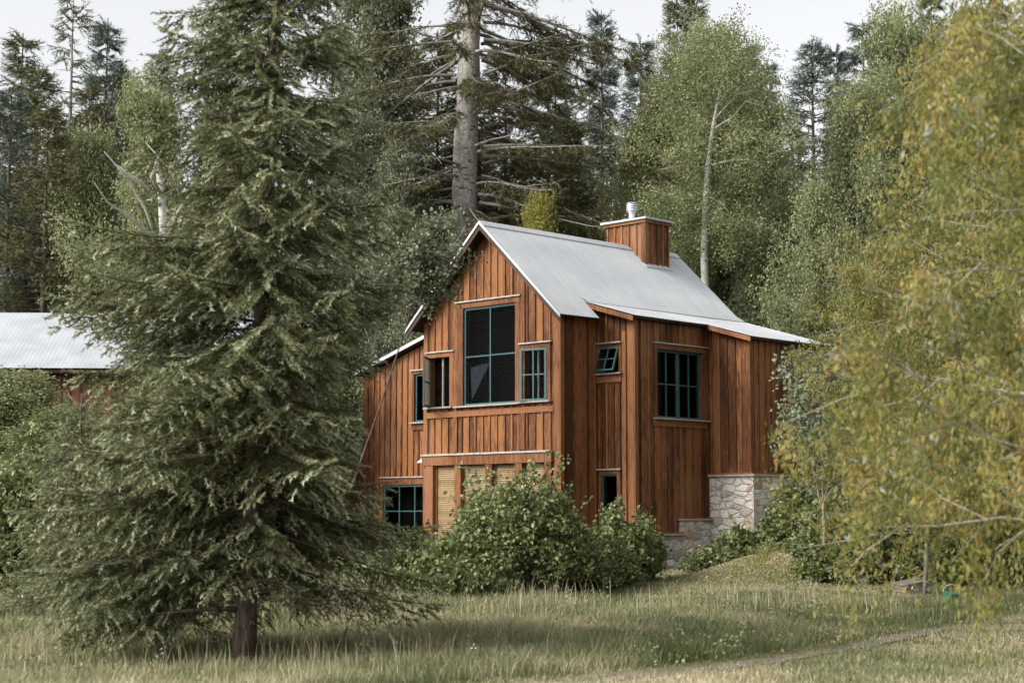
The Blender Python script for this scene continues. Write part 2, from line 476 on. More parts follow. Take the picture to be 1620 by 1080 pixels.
def spruce(rng, H, Lfn, z0, zmax, dz, nper, sp1, sp2, tlen, proto, e_hi=25, e_lo=-12, droop=.35, bare=0.0,
           trunk_r=.16, lean=(0, 0), hang=.45, limbs=True, asym=None, bark_var=None, wig=.0, lr=(.010, .011), s1min=.14):
    """returns tris,var of the crown and an MB with trunk and limbs"""
    tr = []; va = []
    wood = MB()
    nt_ = 14
    def tp(z):
        f = z / H
        return np.array([lean[0] * z + wig * math.sin(z * .9), lean[1] * z + wig * math.cos(z * .7), z])
    wood.tube([tp(H * i / nt_) for i in range(nt_ + 1)], [max(.012, trunk_r * (1 - i / nt_) ** .85 + (.05 * trunk_r * 6 if i == 0 else 0)) for i in range(nt_ + 1)], 10)
    z = z0
    P = []; D = []; S = []; V = []
    while z < zmax:
        f = z / H
        for b in range(nper):
            az = rng.rand() * 6.283
            zb = z + (rng.rand() - .5) * dz
            L = Lfn(zb) * (.72 + .5 * rng.rand())
            if asym is not None: L *= asym(az, zb)
            if L < .08: continue
            e0 = R(e_lo + (e_hi - e_lo) * f + rng.randn() * 7)
            h = np.array([math.cos(az), math.sin(az), 0]); sd = np.array([-h[1], h[0], 0])
            dr = droop * (.7 + .6 * rng.rand()) * (1 - .6 * f)
            bend = (rng.rand() - .5) * .5
            def pos(s):
                s = np.asarray(s)[:, None]
                return tp(zb) + h * (L * s * math.cos(e0)) + sd * (L * bend * .3 * s ** 2) + \
                    np.array([0, 0, 1]) * (L * (math.sin(e0) * s - dr * s ** 1.6 + dr * .55 * s ** 3.5))
            if limbs:
                ss = np.linspace(0, 1, 6); pp = pos(ss)
                r0 = lr[0] + lr[1] * L
                wood.tube(list(pp), [r0 * (1 - .85 * q) for q in ss], 4, cap=False)
            if rng.rand() < bare: continue
            n1 = max(3, int(L / sp1))
            s1 = np.clip((np.arange(n1) + rng.rand(n1)) / n1, 0, 1) * (1 - s1min) + s1min
            s1 = np.repeat(s1, 2); side = np.tile([1., -1.], n1)
            p1 = pos(s1); tg = pos(np.minimum(s1 + .02, 1.02)) - p1
            tg /= np.linalg.norm(tg, axis=1, keepdims=True)
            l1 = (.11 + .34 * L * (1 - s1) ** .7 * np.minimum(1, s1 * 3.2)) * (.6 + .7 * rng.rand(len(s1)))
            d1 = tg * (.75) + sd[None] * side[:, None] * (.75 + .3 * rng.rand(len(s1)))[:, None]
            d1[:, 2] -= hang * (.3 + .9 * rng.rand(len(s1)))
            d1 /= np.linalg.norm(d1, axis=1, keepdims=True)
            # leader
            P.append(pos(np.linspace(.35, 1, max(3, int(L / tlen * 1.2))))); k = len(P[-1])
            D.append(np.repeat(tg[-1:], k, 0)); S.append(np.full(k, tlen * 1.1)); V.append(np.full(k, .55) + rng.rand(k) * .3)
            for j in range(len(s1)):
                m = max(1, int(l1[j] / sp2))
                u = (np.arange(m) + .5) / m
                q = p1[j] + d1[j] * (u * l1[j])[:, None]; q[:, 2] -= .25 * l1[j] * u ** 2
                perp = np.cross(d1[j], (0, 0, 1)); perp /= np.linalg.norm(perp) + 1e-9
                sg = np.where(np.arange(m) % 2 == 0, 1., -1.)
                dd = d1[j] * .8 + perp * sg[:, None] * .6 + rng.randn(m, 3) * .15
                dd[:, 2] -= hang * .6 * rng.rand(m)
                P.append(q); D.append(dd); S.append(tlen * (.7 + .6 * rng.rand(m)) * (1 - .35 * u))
                V.append(.05 + .30 * rng.rand(m) + .32 * s1[j] * u + .16 * u)  # paler tips: new growth, plus sunlit tips and shaded interior put into the colour
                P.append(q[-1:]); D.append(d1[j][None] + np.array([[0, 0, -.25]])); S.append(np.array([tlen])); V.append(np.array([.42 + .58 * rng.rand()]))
        z += dz
    P = np.concatenate(P); D = np.concatenate(D); S = np.concatenate(S); V = np.concatenate(V)
    T = orient(proto, P, D, S, rng)
    K = len(proto)
    var = np.repeat(np.clip(V, 0, 1), K)
    return T, var, wood

def leaf_protos(rng, w_, fold=.25):
    a = np.array([[(0, 0, 0), (.45, w_, fold * w_), (1, 0, -.06)], [(0, 0, 0), (1, 0, -.06), (.45, -w_, fold * w_)]])
    return a

def grow_limbs(rng, base, H, trunk_r, n1, prof, elev_, wood, levels=(5, 4), curve=.15, lean=(0, 0), first=.3,
               up=.25, twig_l=.45, stems=None, tr_n=8, vl_=(.7, .5)):
    """trunk + limbs; returns arrays of twig start, twig vector"""
    tw0 = []; tw1 = []
    pts = []
    ph = rng.rand() * 6
    for i in range(11):
        f = i / 10
        pts.append(np.array([base[0] + lean[0] * H * f + curve * math.sin(f * 4 + ph) * .3, base[1] + lean[1] * H * f + curve * math.cos(f * 3.3 + ph) * .3, base[2] + H * f]))
    wood.tube(pts, [max(.012, trunk_r * (1 - .93 * (i / 10) ** .9)) for i in range(11)], tr_n)
    def along(f):
        k = min(9, int(f * 10)); t = f * 10 - k
        return pts[k] * (1 - t) + pts[k + 1] * t
    for a in range(n1):
        f = first + (1 - first) * (a + rng.rand()) / n1
        f = min(f, .995)
        L = prof((f - first) / (1 - first)) * (vl_[0] + vl_[1] * rng.rand())
        az = a * 2.399 + rng.randn() * .4
        el = R(elev_ + rng.randn() * 12)
        d = np.array([math.cos(az) * math.cos(el), math.sin(az) * math.cos(el), math.sin(el)])
        p = along(f); q = [p]; dd = d.copy()
        for s in range(6):
            dd = dd + rng.randn(3) * .12; dd[2] += up * .25; dd /= np.linalg.norm(dd)
            q.append(q[-1] + dd * L / 6)
        r0 = .35 * trunk_r * (1 - .8 * f) + .006
        wood.tube(q, [r0 * (1 - .8 * i / 6) for i in range(7)], 5, cap=False)
        for b in range(levels[0]):
            g = .25 + .75 * (b + rng.rand()) / levels[0]
            k = min(5, int(g * 6)); p2 = q[k] + (q[k + 1] - q[k]) * (g * 6 - k)
            base_d = q[k + 1] - q[k]; base_d /= np.linalg.norm(base_d)
            d2 = base_d * .7 + rng.randn(3) * .55; d2[2] += up * .5; d2 /= np.linalg.norm(d2)
            L2 = (.28 * L + .15) * (.6 + .7 * rng.rand())
            e2 = p2 + d2 * L2
            mid = p2 + d2 * L2 * .5 + rng.randn(3) * .04
            wood.tube([p2, mid, e2], [r0 * .35, r0 * .25, r0 * .12], 3, cap=False)
            for c in range(levels[1]):
                h_ = .3 + .7 * rng.rand()
                p3 = p2 + d2 * L2 * h_
                d3 = d2 * .6 + rng.randn(3) * .6; d3[2] -= .0; d3 /= np.linalg.norm(d3)
                tw0.append(p3); tw1.append(d3 * twig_l * (.6 + .7 * rng.rand()))
    return np.array(tw0), np.array(tw1)

def leaves_on(rng, t0, t1, per, size, jit, hang, proto, vlo=0, vhi=1, tipvar=.25, skip=0.0):
    n = len(t0)
    if skip: 
        k = rng.rand(n) > skip; t0 = t0[k]; t1 = t1[k]; n = len(t0)
    u = rng.rand(n, per)
    pos = t0[:, None] + t1[:, None] * u[..., None] + rng.randn(n, per, 3) * jit
    d = rng.randn(n, per, 3) * .7 + t1[:, None] * .8
    d[..., 2] -= hang
    base = rng.rand(n, 1) * .6
    v = np.clip(vlo + (vhi - vlo) * (base + .45 * rng.rand(n, per)), 0, 1)
    pos = pos.reshape(-1, 3); d = d.reshape(-1, 3); v = v.ravel()
    T = orient(proto, pos, d, size * (.6 + .7 * rng.rand(len(pos))), rng)
    return T, np.repeat(v, len(proto))

def plant(root_name, loc, crown_me, wood_me, label, cat, group=None, rz=0, s=(1, 1, 1), trunk_name="trunk", crown_name="crown"):
    r = empty(root_name, loc, rz); r.scale = s
    if wood_me is not None: link(trunk_name, wood_me, r)
    if crown_me is not None: link(crown_name, crown_me, r)
    tag(r, label, cat, group)
    return r

# ================================================================== THE WOODEN HOUSE (local frame: x to the right along the gable wall, y back along the side)
HOUSE_X, HOUSE_Y, HOUSE_R = 0.9646, 34.0, R(-44.8)
house = empty("wooden_house", (HOUSE_X, HOUSE_Y, 0), HOUSE_R)
tag(house, "reddish brown board and batten cabin with grey corrugated metal roof and teal windows", "house")
rh = random.Random(3)
def front(y0):          # wall facing -y
    return lambda a, z, n: (a, y0 - n, z)
def side(x0):           # wall facing +x
    return lambda a, z, n: (x0 + n, a, z)
def lside(x0):          # wall facing -x
    return lambda a, z, n: (x0 - n, a, z)
def bx(mb, Fm, a0, a1, z0, z1, n0, n1, var=None, z0b=None, z1b=None):
    """box in wall coordinates, the top (and bottom) may slope from a0 to a1"""
    z0b = z0 if z0b is None else z0b; z1b = z1 if z1b is None else z1b
    mb.hexa([Fm(a0, z0, n0), Fm(a1, z0b, n0), Fm(a1, z0b, n1), Fm(a0, z0, n1),
             Fm(a0, z1, n0), Fm(a1, z1b, n0), Fm(a1, z1b, n1), Fm(a0, z1, n1)], var)
def cut(z0, z1, holes):
    out = [(z0, z1)]
    for h0, h1 in holes:
        nx_ = []
        for p, q in out:
            if h1 <= p or h0 >= q: nx_.append((p, q)); continue
            if h0 > p: nx_.append((p, h0))
            if h1 < q: nx_.append((h1, q))
        out = nx_
    return out
WALLM = 'wood'
def board_wall(name, Fm, a0, a1, zb, zt, holes, pitch=.215, batten=.048, off=0.0, breaks=()):
    """board and batten cladding with real openings; zt is a function of a"""
    mb = MB()
    edges = {a0, a1}
    k = a0 + off
    bat = []
    while k < a1 - .03:
        if k > a0 + .02: edges.add(round(k, 4))
        bat.append(k); k += pitch + rh.uniform(-.012, .012)
    for (h0, h1, p, q) in holes: edges |= {h0, h1}
    for b_ in breaks: edges.add(b_)
    es = sorted(e for e in edges if a0 <= e <= a1)
    for e0, e1 in zip(es[:-1], es[1:]):
        if e1 - e0 < 1e-4: continue
        m = (e0 + e1) / 2
        hs_ = [(p, q) for (h0, h1, p, q) in holes if h0 < m < h1]
        v = rh.random()
        for (p, q) in cut(zb, max(zt(e0), zt(e1)), hs_):
            top0 = min(q, zt(e0)); top1 = min(q, zt(e1))
            jit = rh.uniform(0, .004)
            bx(mb, Fm, e0, e1, p, top0, -.03, jit, v, z1b=top1)
    for k in bat:
        w2 = batten / 2 * rh.uniform(.85, 1.15)
        if k - w2 < a0 or k + w2 > a1: continue
        hs_ = [(p - .0, q + .0) for (h0, h1, p, q) in holes if h0 - .10 < k < h1 + .10]
        v = rh.random()
        for (p, q) in cut(zb + .002, min(zt(k - w2), zt(k + w2)) - .004, hs_):
            bx(mb, Fm, k - w2, k + w2, p, q, .0045, .026 + rh.uniform(0, .004), v)
    return mb.build(name, M[WALLM], house)
def post(name, Fm, a0, a1, z0, z1, n0=.005, n1=.034, mat='trim', z1b=None, parent=None):
    mb = MB(); bx(mb, Fm, a0, a1, z0, z1, n0, n1, rh.random(), z1b=z1b)
    return mb.build(name, M[mat], parent or house)

SL = .926; RZ = 7.70; RX = -2.0; LSL = .29
BRX = -.10; BRZ = 5.93
def zmain(x): return RZ - SL * abs(x - RX)
def zroof(x):
    return zmain(x) if BRX >= x >= 2 * RX - BRX else BRZ - LSL * ((x - BRX) if x > BRX else (2 * RX - BRX - x))
UND = .085     # cladding stops this far under the roof surface

# ---- openings (a0,a1,z0,z1) measured on the photograph
F0 = front(0)
WBIG = (-2.80, -1.22, 3.89, 5.97); WL = (-3.84, -3.19, 3.90, 4.98); WR = (-1.00, -.34, 3.90, 4.98)
SH = [(-3.62, -2.98), (-2.80, -2.06), (-1.84, -1.20), (-.98, -.36)]
shz = (1.12, 2.64)
holesF = [WBIG, WL, WR] + [(a, b_, shz[0], shz[1]) for a, b_ in SH]
board_wall("wall", F0, -4.02, 0, .45, lambda a: zmain(a) - UND, holesF, off=.11, breaks=(RX,))
# side wall B
SB = side(0)
board_wall("wall", SB, 0, 1.106, .45, lambda a: zmain(0) - UND, [], off=.16)
# bump-out, front-facing C
CY = 1.106; FC = front(CY)
WC = (.09, .62, 4.47, 4.99); WCL = (.11, .56, 1.30, 2.43)
board_wall("wall", FC, 0, 1.0, .45, lambda a: zroof(a) - UND, [WC, WCL], off=.115, pitch=.17, breaks=(0,))
# side D
DX = 1.0; SD = side(DX)
WD = (1.77, 3.25, 3.57, 4.98)
board_wall("wall", SD, CY, 3.46, 1.27, lambda a: zroof(DX) - UND, [WD, (2.50, 3.46, 1.2, 1.56)], off=.2, pitch=.2)
# front-facing E, side F
EYY = 3.46; FE = front(EYY); EX = 2.09; SF = side(EX)
board_wall("wall", FE, DX, EX, 2.47, lambda a: zroof(a) - UND, [], off=.1, pitch=.2)
board_wall("wall", SF, EYY, 5.85, 2.47, lambda a: zroof(EX) - UND, [], off=.14, pitch=.2)
# left wing, set back
WX = -7.30
FW = front(1.1)
WN = (-5.56, -5.10, 3.70, 4.80); WLO = (-6.62, -5.02, 1.10, 2.31)
board_wall("wall", FW, WX, -4.02, .96, lambda a: (BRZ - LSL * (2 * RX - BRX - a)) - UND, [WN, WLO], off=.12, pitch=.2)
board_wall("wall", lside(-4.02), 0, 1.1, .45, lambda a: zmain(-4.02) - UND, [], off=.2)
board_wall("wall", lside(WX), 1.1, 5.85, .96, lambda a: BRZ - LSL * (2 * RX - BRX - WX) - UND, [], off=.1)
# back wall and dark floors so that nothing shines through
mb = MB()
pts = [(WX, 5.85, .3), (EX, 5.85, .3), (EX, 5.85, zroof(EX) - .1), (BRX, 5.85, BRZ - .1), (RX, 5.85, RZ - .15), (2 * RX - BRX, 5.85, BRZ - .1), (WX, 5.85, BRZ - LSL * (2 * RX - BRX - WX) - .1)]
mb.poly(pts); mb.poly([(p[0], p[1] + .06, p[2]) for p in pts][::-1])
mb.build("wall", M['wood'], house)
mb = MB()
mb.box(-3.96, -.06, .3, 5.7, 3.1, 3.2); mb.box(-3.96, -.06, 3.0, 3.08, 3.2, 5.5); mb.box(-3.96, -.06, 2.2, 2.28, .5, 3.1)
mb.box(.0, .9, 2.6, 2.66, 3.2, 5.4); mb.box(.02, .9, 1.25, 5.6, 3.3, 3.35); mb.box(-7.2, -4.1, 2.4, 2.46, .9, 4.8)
mb.build("dark_backing", M['dark'], house)

# ---- corner boards
for (Fm, a0, a1, z0, z1) in ((F0, -.155, .0, .45, zmain(0) - UND), (F0, -4.02, -3.90, .45, zmain(-4.02) - UND), (SB, -.034, .06, .45, zmain(0) - UND),
                             (FC, .865, 1.0, 1.0, zroof(1.0) - UND), (SD, CY - .034, CY + .07, 1.27, zroof(1.0) - UND),
                             (SD, 3.37, 3.425, 1.56, zroof(1.0) - UND), (FE, EX - .15, EX, 2.47, zroof(EX) - UND), (SF, EYY - .034, EYY + .08, 2.47, zroof(EX) - UND),
                             (FW, -5.0, -4.9, .96, 5.4), (FW, WX, WX + .1, .96, 4.8)):
    post("corner_board", Fm, a0, a1, z0, z1, .006, .036)
# long vertical trims beside the windows, from sill band to the roof slope
for a in (-3.08, -1.08):
    t_ = a + (.11 if a < -2 else .0)
    post("vertical_trim", F0, a, a + .12, 2.93, zmain(a + (0 if a < RX else .12)) - UND - .03, .008, .042)
post("vertical_trim", FC, .70, .80, 1.2, 5.3, .008, .04)

# ---- window maker
def window(Fm, o, cas=(.075, .075, .10), mull=(1, 1), blind=False, sash_open=None, cap=True, sill=.10, fr=.042, capover=.05, apron=False, two=False, dep=.0, casing=True, curtain=False):
    a0, a1, z0, z1 = o
    mb = MB(); cl, cr, ct = cas
    v = rh.random()
    if casing:
        bx(mb, Fm, a0 - cl, a0, z0, z1, -.05, .040, v); bx(mb, Fm, a1, a1 + cr, z0, z1, -.05, .040, v)
    bx(mb, Fm, a0 - cl, a1 + cr, z1, z1 + ct, -.05, .044, rh.random())
    # reveal lining
    bx(mb, Fm, a0, a0 + .012, z0, z1, -.14, .0385, v); bx(mb, Fm, a1 - .012, a1, z0, z1, -.14, .0385, v)
    bx(mb, Fm, a0 + .012, a1 - .012, z1 - .012, z1, -.14, .0385, v)
    if apron:
        bx(mb, Fm, a0 - cl, a1 + cr, z0 - .13, z0 - .035, .006, .042, v)
    win = mb.build("window", M['trim'], house)
    if cap:
        c = MB(); bx(c, Fm, a0 - cl - capover, a1 + cr + capover, z1 + ct, z1 + ct + .028, -.01, .085, .5)
        c.build("drip_cap", M['pale_cap'] , win)
    if sill:
        c = MB(); bx(c, Fm, a0 - cl - .04, a1 + cr + .04, z0 - .035, z0, -.14, .04 + sill, .6)
        c.build("sill", M['gray_wood'], win)
    def sash(mb, gm, A0, A1, Z0, Z1, nx_, nz_, n0, n1, pf):
        bx(mb, Fm2, A0, A0 + pf, Z0, Z1, n0, n1, .5); bx(mb, Fm2, A1 - pf, A1, Z0, Z1, n0, n1, .5)
        bx(mb, Fm2, A0 + pf, A1 - pf, Z0, Z0 + pf, n0, n1, .5); bx(mb, Fm2, A0 + pf, A1 - pf, Z1 - pf, Z1, n0, n1, .5)
        for i in range(nx_):
            c_ = A0 + (A1 - A0) * (i + 1) / (nx_ + 1)
            bx(mb, Fm2, c_ - .014, c_ + .014, Z0 + pf, Z1 - pf, n0 + .004, n1 - .004, .5)
        for i in range(nz_):
            c_ = Z0 + (Z1 - Z0) * (i + 1) / (nz_ + 1)
            bx(mb, Fm2, A0 + pf, A1 - pf, c_ - .013, c_ + .013, n0 + .006, n1 - .006, .5)
        bx(gm, Fm2, A0 + pf, A1 - pf, Z0 + pf, Z1 - pf, (n0 + n1) / 2 - .003, (n0 + n1) / 2 + .003, .5)
    Fm2 = Fm
    i0, i1, j0, j1 = a0 + .012, a1 - .012, z0, z1 - .012
    sets = [(i0, i1)] if not two else [(i0, (i0 + i1) / 2 - .004), ((i0 + i1) / 2 + .004, i1)]
    if sash_open is None:
        for (q0, q1) in sets:
            f_ = MB(); g_ = MB(); sash(f_, g_, q0, q1, j0, j1, mull[0], mull[1], -.05 - dep, -.005 - dep, fr)
            f_.build("frame", M['teal'], win); g_.build("pane", M['glass'], win)
    else:
        how, ang = sash_open
        ca, sa = math.cos(R(ang)), math.sin(R(ang))
        def Fm2(a, z, n):
            if how == 'left':
                r = a - i0; return Fm(i0 + r * ca - n * sa, z, .01 + r * sa + n * ca)
            if how == 'right':
                r = i1 - a; return Fm(i1 - r * ca + n * sa, z, .01 + r * sa + n * ca)
            r = j1 - z; return Fm(a, j1 - r * ca + n * sa, .01 + r * sa + n * ca)
        f_ = MB(); g_ = MB(); sash(f_, g_, i0, i1, j0, j1, mull[0], mull[1], 0, .04, fr)
        f_.build("frame", M['teal'], win); g_.build("pane", M['glass'], win)
        Fm2 = Fm
        if how != 'top':
            f_ = MB(); bx(f_, Fm, (i0 + i1) / 2 - .02, (i0 + i1) / 2 + .02, j0, j1, -.1, -.06, .9)
            f_.build("screen_bar", M['gray_wood'], win)
    s_ = MB(); q0, q1, r0_, r1_ = a0 - .02, a1 + .02, z0 - .02, z1 + .02; dp = .45  # added dark box behind each opening, stops interior light so panes stay black
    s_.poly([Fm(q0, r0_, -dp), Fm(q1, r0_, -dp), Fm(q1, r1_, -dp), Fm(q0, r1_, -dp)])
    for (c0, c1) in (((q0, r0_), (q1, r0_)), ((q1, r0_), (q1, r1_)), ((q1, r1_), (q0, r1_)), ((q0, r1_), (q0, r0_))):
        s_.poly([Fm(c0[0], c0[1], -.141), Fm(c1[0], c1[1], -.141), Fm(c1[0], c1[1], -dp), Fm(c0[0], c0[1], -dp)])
    s_.build("dark_backing", M['dark'], win)
    if blind:
        s_ = MB(); zz = j0 + .03
        while zz < j1 - .02:
            s_.hexa([Fm(i0 + .03, zz, -.115), Fm(i1 - .03, zz, -.115), Fm(i1 - .03, zz, -.092), Fm(i0 + .03, zz, -.092),
                     Fm(i0 + .03, zz + .014, -.115), Fm(i1 - .03, zz + .014, -.115), Fm(i1 - .03, zz + .003, -.092), Fm(i0 + .03, zz + .003, -.092)], .5)
            zz += .042
        s_.build("blind", M['blind'], win)
    if curtain:
        s_ = MB()
        s_.hexa([Fm(-2.63, 4.06, -.088), Fm(-2.60, 4.06, -.088), Fm(-2.60, 4.06, -.08), Fm(-2.63, 4.06, -.08),
                 Fm(-2.68, 4.70, -.088), Fm(-2.08, 4.78, -.088), Fm(-2.08, 4.78, -.08), Fm(-2.68, 4.70, -.08)], .5)
        s_.build("curtain", M['cloth'], win)
    return win
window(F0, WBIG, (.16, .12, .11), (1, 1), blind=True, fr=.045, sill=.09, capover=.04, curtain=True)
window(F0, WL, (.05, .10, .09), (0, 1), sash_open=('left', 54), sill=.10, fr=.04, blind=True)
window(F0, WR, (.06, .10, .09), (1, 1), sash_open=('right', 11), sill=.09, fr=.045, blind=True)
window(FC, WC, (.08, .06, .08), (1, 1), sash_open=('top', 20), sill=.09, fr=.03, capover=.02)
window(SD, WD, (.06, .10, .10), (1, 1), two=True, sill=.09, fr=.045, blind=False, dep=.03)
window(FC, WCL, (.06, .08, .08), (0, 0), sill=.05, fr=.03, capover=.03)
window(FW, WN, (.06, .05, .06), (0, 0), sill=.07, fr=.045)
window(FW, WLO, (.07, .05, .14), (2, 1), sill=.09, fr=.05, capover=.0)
# apron boards under the windows
for (Fm, a0, a1, z0, z1) in ((F0, -3.94, -.16, 3.67, 3.795), (SD, 1.66, 3.36, 3.40, 3.53), (FC, .0, .68, 4.28, 4.42), (FW, -5.62, -4.98, 3.52, 3.66)):
    post("apron_board", Fm, a0, a1, z0, z1, .007, .045)
# ---- band above the shutters, beam, posts, shutters
mb = MB(); bx(mb, F0, -4.0, -.16, 2.86, 2.90, .0, .13, .6); mb.build("drip_cap", M['pale_cap'], house)
mb = MB(); bx(mb, F0, -4.0, -.16, 2.66, 2.86, .005, .10, .5); mb.build("beam", M['trim'], house)
for a0, a1 in ((-3.9, -3.66), (-2.98, -2.80), (-2.06, -1.86), (-1.20, -1.0), (-.36, -.18)):
    mb = MB(); bx(mb, F0, a0, a1, .7, 2.657, .006, .085); mb.build("post", M['trim'], house)
for a0, a1 in SH:
    mb = MB(); z = shz[0]
    while z < shz[1] - .02:
        mb.hexa([F0(a0, z, -.06), F0(a1, z, -.06), F0(a1, z, -.022), F0(a0, z, -.022),
                 F0(a0, z + .041, -.06), F0(a1, z + .041, -.06), F0(a1, z + .041, -.04), F0(a0, z + .041, -.04)], rh.random())
        z += .044
    bx(mb, F0, a0, a1, shz[0], shz[1], -.075, -.061, .1)
    mb.build("shutter", M['shutter'], house)

# ---- metal roof: really corrugated sheets over a deck
def roof_sheet(name, xa, za, xb, zb, y0, y1, thick=.05, amp=.011, per=.075, rows=4):
    """sheet from ridge (xa,za) down to eave (xb,zb); corrugations run down the slope"""
    n = int((y1 - y0) / per * 4)
    ys_ = np.linspace(y0, y1, n + 1)
    up = np.array([-(zb - za), 0, (xb - xa)]); up = up / np.linalg.norm(up)
    if up[2] < 0: up = -up
    v = []; f = []
    sag = [rh.uniform(-.006, .006) for _ in range(rows + 1)]
    for i in range(rows + 1):
        t_ = i / rows
        for y in ys_:
            h = amp * math.sin((y - y0) / per * 2 * math.pi) + sag[i] * math.sin(y * 1.7)
            v.append((xa + (xb - xa) * t_ + up[0] * h, y, za + (zb - za) * t_ + up[2] * h))
    m_ = n + 1
    fl = []
    for i in range(rows):
        for j in range(n):
            fl += [i * m_ + j, (i + 1) * m_ + j, (i + 1) * m_ + j + 1, i * m_ + j + 1] if xb > xa else [i * m_ + j, i * m_ + j + 1, (i + 1) * m_ + j + 1, (i + 1) * m_ + j]
    me = bpy.data.meshes.new(name)
    fill(me, np.array(v), fl, np.arange(rows * n) * 4, np.full(rows * n, .5), True)
    me.materials.append(M['roof'])
    o = link(name, me, house)
    # deck underneath
    mb = MB(); e = .03
    L_ = math.hypot(xb - xa, zb - za); dx, dz_ = (xb - xa) / L_, (zb - za) / L_
    a = (xa, za); b2 = (xb - dx * .06, zb - dz_ * .06)
    o1, o2 = .018, .018 + thick
    P_ = lambda q, k, y: (q[0] - up[0] * k, y, q[1] - up[2] * k)
    mb.hexa([P_(a, o2, y0 + e), P_(b2, o2, y0 + e), P_(b2, o2, y1 - e), P_(a, o2, y1 - e),
             P_(a, o1, y0 + e), P_(b2, o1, y0 + e), P_(b2, o1, y1 - e), P_(a, o1, y1 - e)], .4)
    mb.build("roof_deck", M['dark_wood'], o)
    return o, up
YF = -.32; YB = 6.12
roof_sheet("roof", RX, RZ, BRX + .02, zmain(BRX + .02), YF, YB, rows=4)
roof_sheet("roof", BRX - .06, zmain(BRX - .06) + .004, .30, zmain(.30) + .004, YF, .87, rows=1)     # the front strip keeps the steep pitch down to its own eave
roof_sheet("roof", RX, RZ, 2 * RX - BRX, BRZ, YF, YB)
roof_sheet("roof", 2 * RX - BRX + .06, zmain(BRX - .06) + .004, 2 * RX - .30, zmain(.30) + .004, YF, .95, rows=1)
zl = lambda x: BRZ - LSL * (x - BRX)
roof_sheet("roof", BRX - .0, BRZ + .022, 1.22, zl(1.22) + .022, .85, 3.24, rows=2)
roof_sheet("roof", BRX - .0, BRZ + .018, 2.32, zl(2.32) + .018, 3.24, 6.12, rows=3)
roof_sheet("roof", 2 * RX - BRX, BRZ + .02, -7.55, zl(3.55) + .02, .9, YB, rows=3)
# ridge cap and rake trims
mb = MB()
for s_ in (1, -1):
    mb.hexa([(RX, YF - .01, RZ + .02), (RX + s_ * .13, YF - .01, RZ + .02 - .13 * SL), (RX + s_ * .13, YB + .01, RZ + .02 - .13 * SL), (RX, YB + .01, RZ + .02),
             (RX, YF - .01, RZ + .026), (RX + s_ * .13, YF - .01, RZ + .026 - .13 * SL), (RX + s_ * .13, YB + .01, RZ + .026 - .13 * SL), (RX, YB + .01, RZ + .026)], .5)
mb.build("ridge_cap", M['roof'], house)
def rake(xa, za, xb, zb, y, depth=.11, mat='roof', th=.022, lift=.012):
    mb = MB()
    mb.hexa([(xa, y, za - depth), (xb, y, zb - depth), (xb, y + th, zb - depth), (xa, y + th, za - depth),
             (xa, y, za + lift), (xb, y, zb + lift), (xb, y + th, zb + lift), (xa, y + th, za + lift)], .5)
    return mb.build("rake_trim", M[mat], house)
rake(RX, RZ, .31, zmain(.31), YF - .024, .055)
rake(RX, RZ, 2 * RX - .31, zmain(.31), YF - .024, .055)
rake(RX, RZ - .06, .26, zmain(.26) - .06, YF + .0, .12, 'dark_wood', .03)
rake(RX, RZ - .06, 2 * RX - .26, zmain(.26) - .06, YF + .0, .12, 'dark_wood', .03)
rake(RX, RZ, BRX, BRZ, YB, .07); rake(BRX, BRZ + .02, 2.32, zl(2.32) + .02, YB, .07)
rake(BRX + .1, zl(BRX + .1) + .0, 1.20, zl(1.20), .85 - .022, .095, 'trim', .022, .0)
rake(DX + .2, zl(DX + .2) + .0, 2.30, zl(2.30), 3.24 - .023, .095, 'trim', .022, .0)
rake(2 * RX - BRX, BRZ + .02, -7.54, zl(3.54) + .02, .9 - .022, .07)
# flashing line where the pitch changes
mb = MB(); mb.hexa([(BRX - .12, .86, zmain(BRX - .12) + .016), (BRX + .10, .86, zl(BRX + .10) + .036), (BRX + .10, YB, zl(BRX + .10) + .036), (BRX - .12, YB, zmain(BRX - .12) + .016),
                    (BRX - .12, .86, zmain(BRX - .12) + .022), (BRX + .10, .86, zl(BRX + .10) + .042), (BRX + .10, YB, zl(BRX + .10) + .042), (BRX - .12, YB, zmain(BRX - .12) + .022)], .5)
mb.build("flashing", M['roof'], house)

# ---- chimney box
CX0, CX1, CY0, CY1, CZ = -2.66, -1.50, 4.42, 5.22, 8.20
mb = MB()
mb.box(CX0, CX1, CY0, CY1, 6.9, CZ, .5)
k = CX0 + .02
while k < CX1 - .03:
    mb.box(k, k + .045, CY0 - .026, CY0 - .001, 6.9, CZ - .002); k += .215
k = CY0 + .01
while k < CY1 - .02:
    mb.box(CX1 + .001, CX1 + .026, k, k + .045, 6.9, CZ - .002); k += .19
mb.box(CX1 - .10, CX1 + .03, CY0 - .032, CY0 - .003, 6.9, CZ - .001); mb.box(CX1 + .003, CX1 + .034, CY0 - .03, CY0 + .07, 6.9, CZ - .001)
ch = mb.build("chimney", M['wood'], house)
mb = MB(); mb.box(CX0 - .06, CX1 + .06, CY0 - .06, CY1 + .06, CZ - .0, CZ + .07, .6); mb.build("band", M['trim'], ch)
mb = MB(); mb.box(CX0 - .11, CX1 + .11, CY0 - .11, CY1 + .11, CZ + .073, CZ + .115, .5)
mb.hexa([(CX0 - .11, CY0 - .11, CZ + .117), (CX1 + .11, CY0 - .11, CZ + .117), (CX1 + .11, CY1 + .11, CZ + .117), (CX0 - .11, CY1 + .11, CZ + .117),
         (CX0 + .3, CY0 + .3, CZ + .15), (CX1 - .3, CY0 + .3, CZ + .15), (CX1 - .3, CY1 - .3, CZ + .15), (CX0 + .3, CY1 - .3, CZ + .15)], .5)
mb.build("cap", M['roof'], ch)
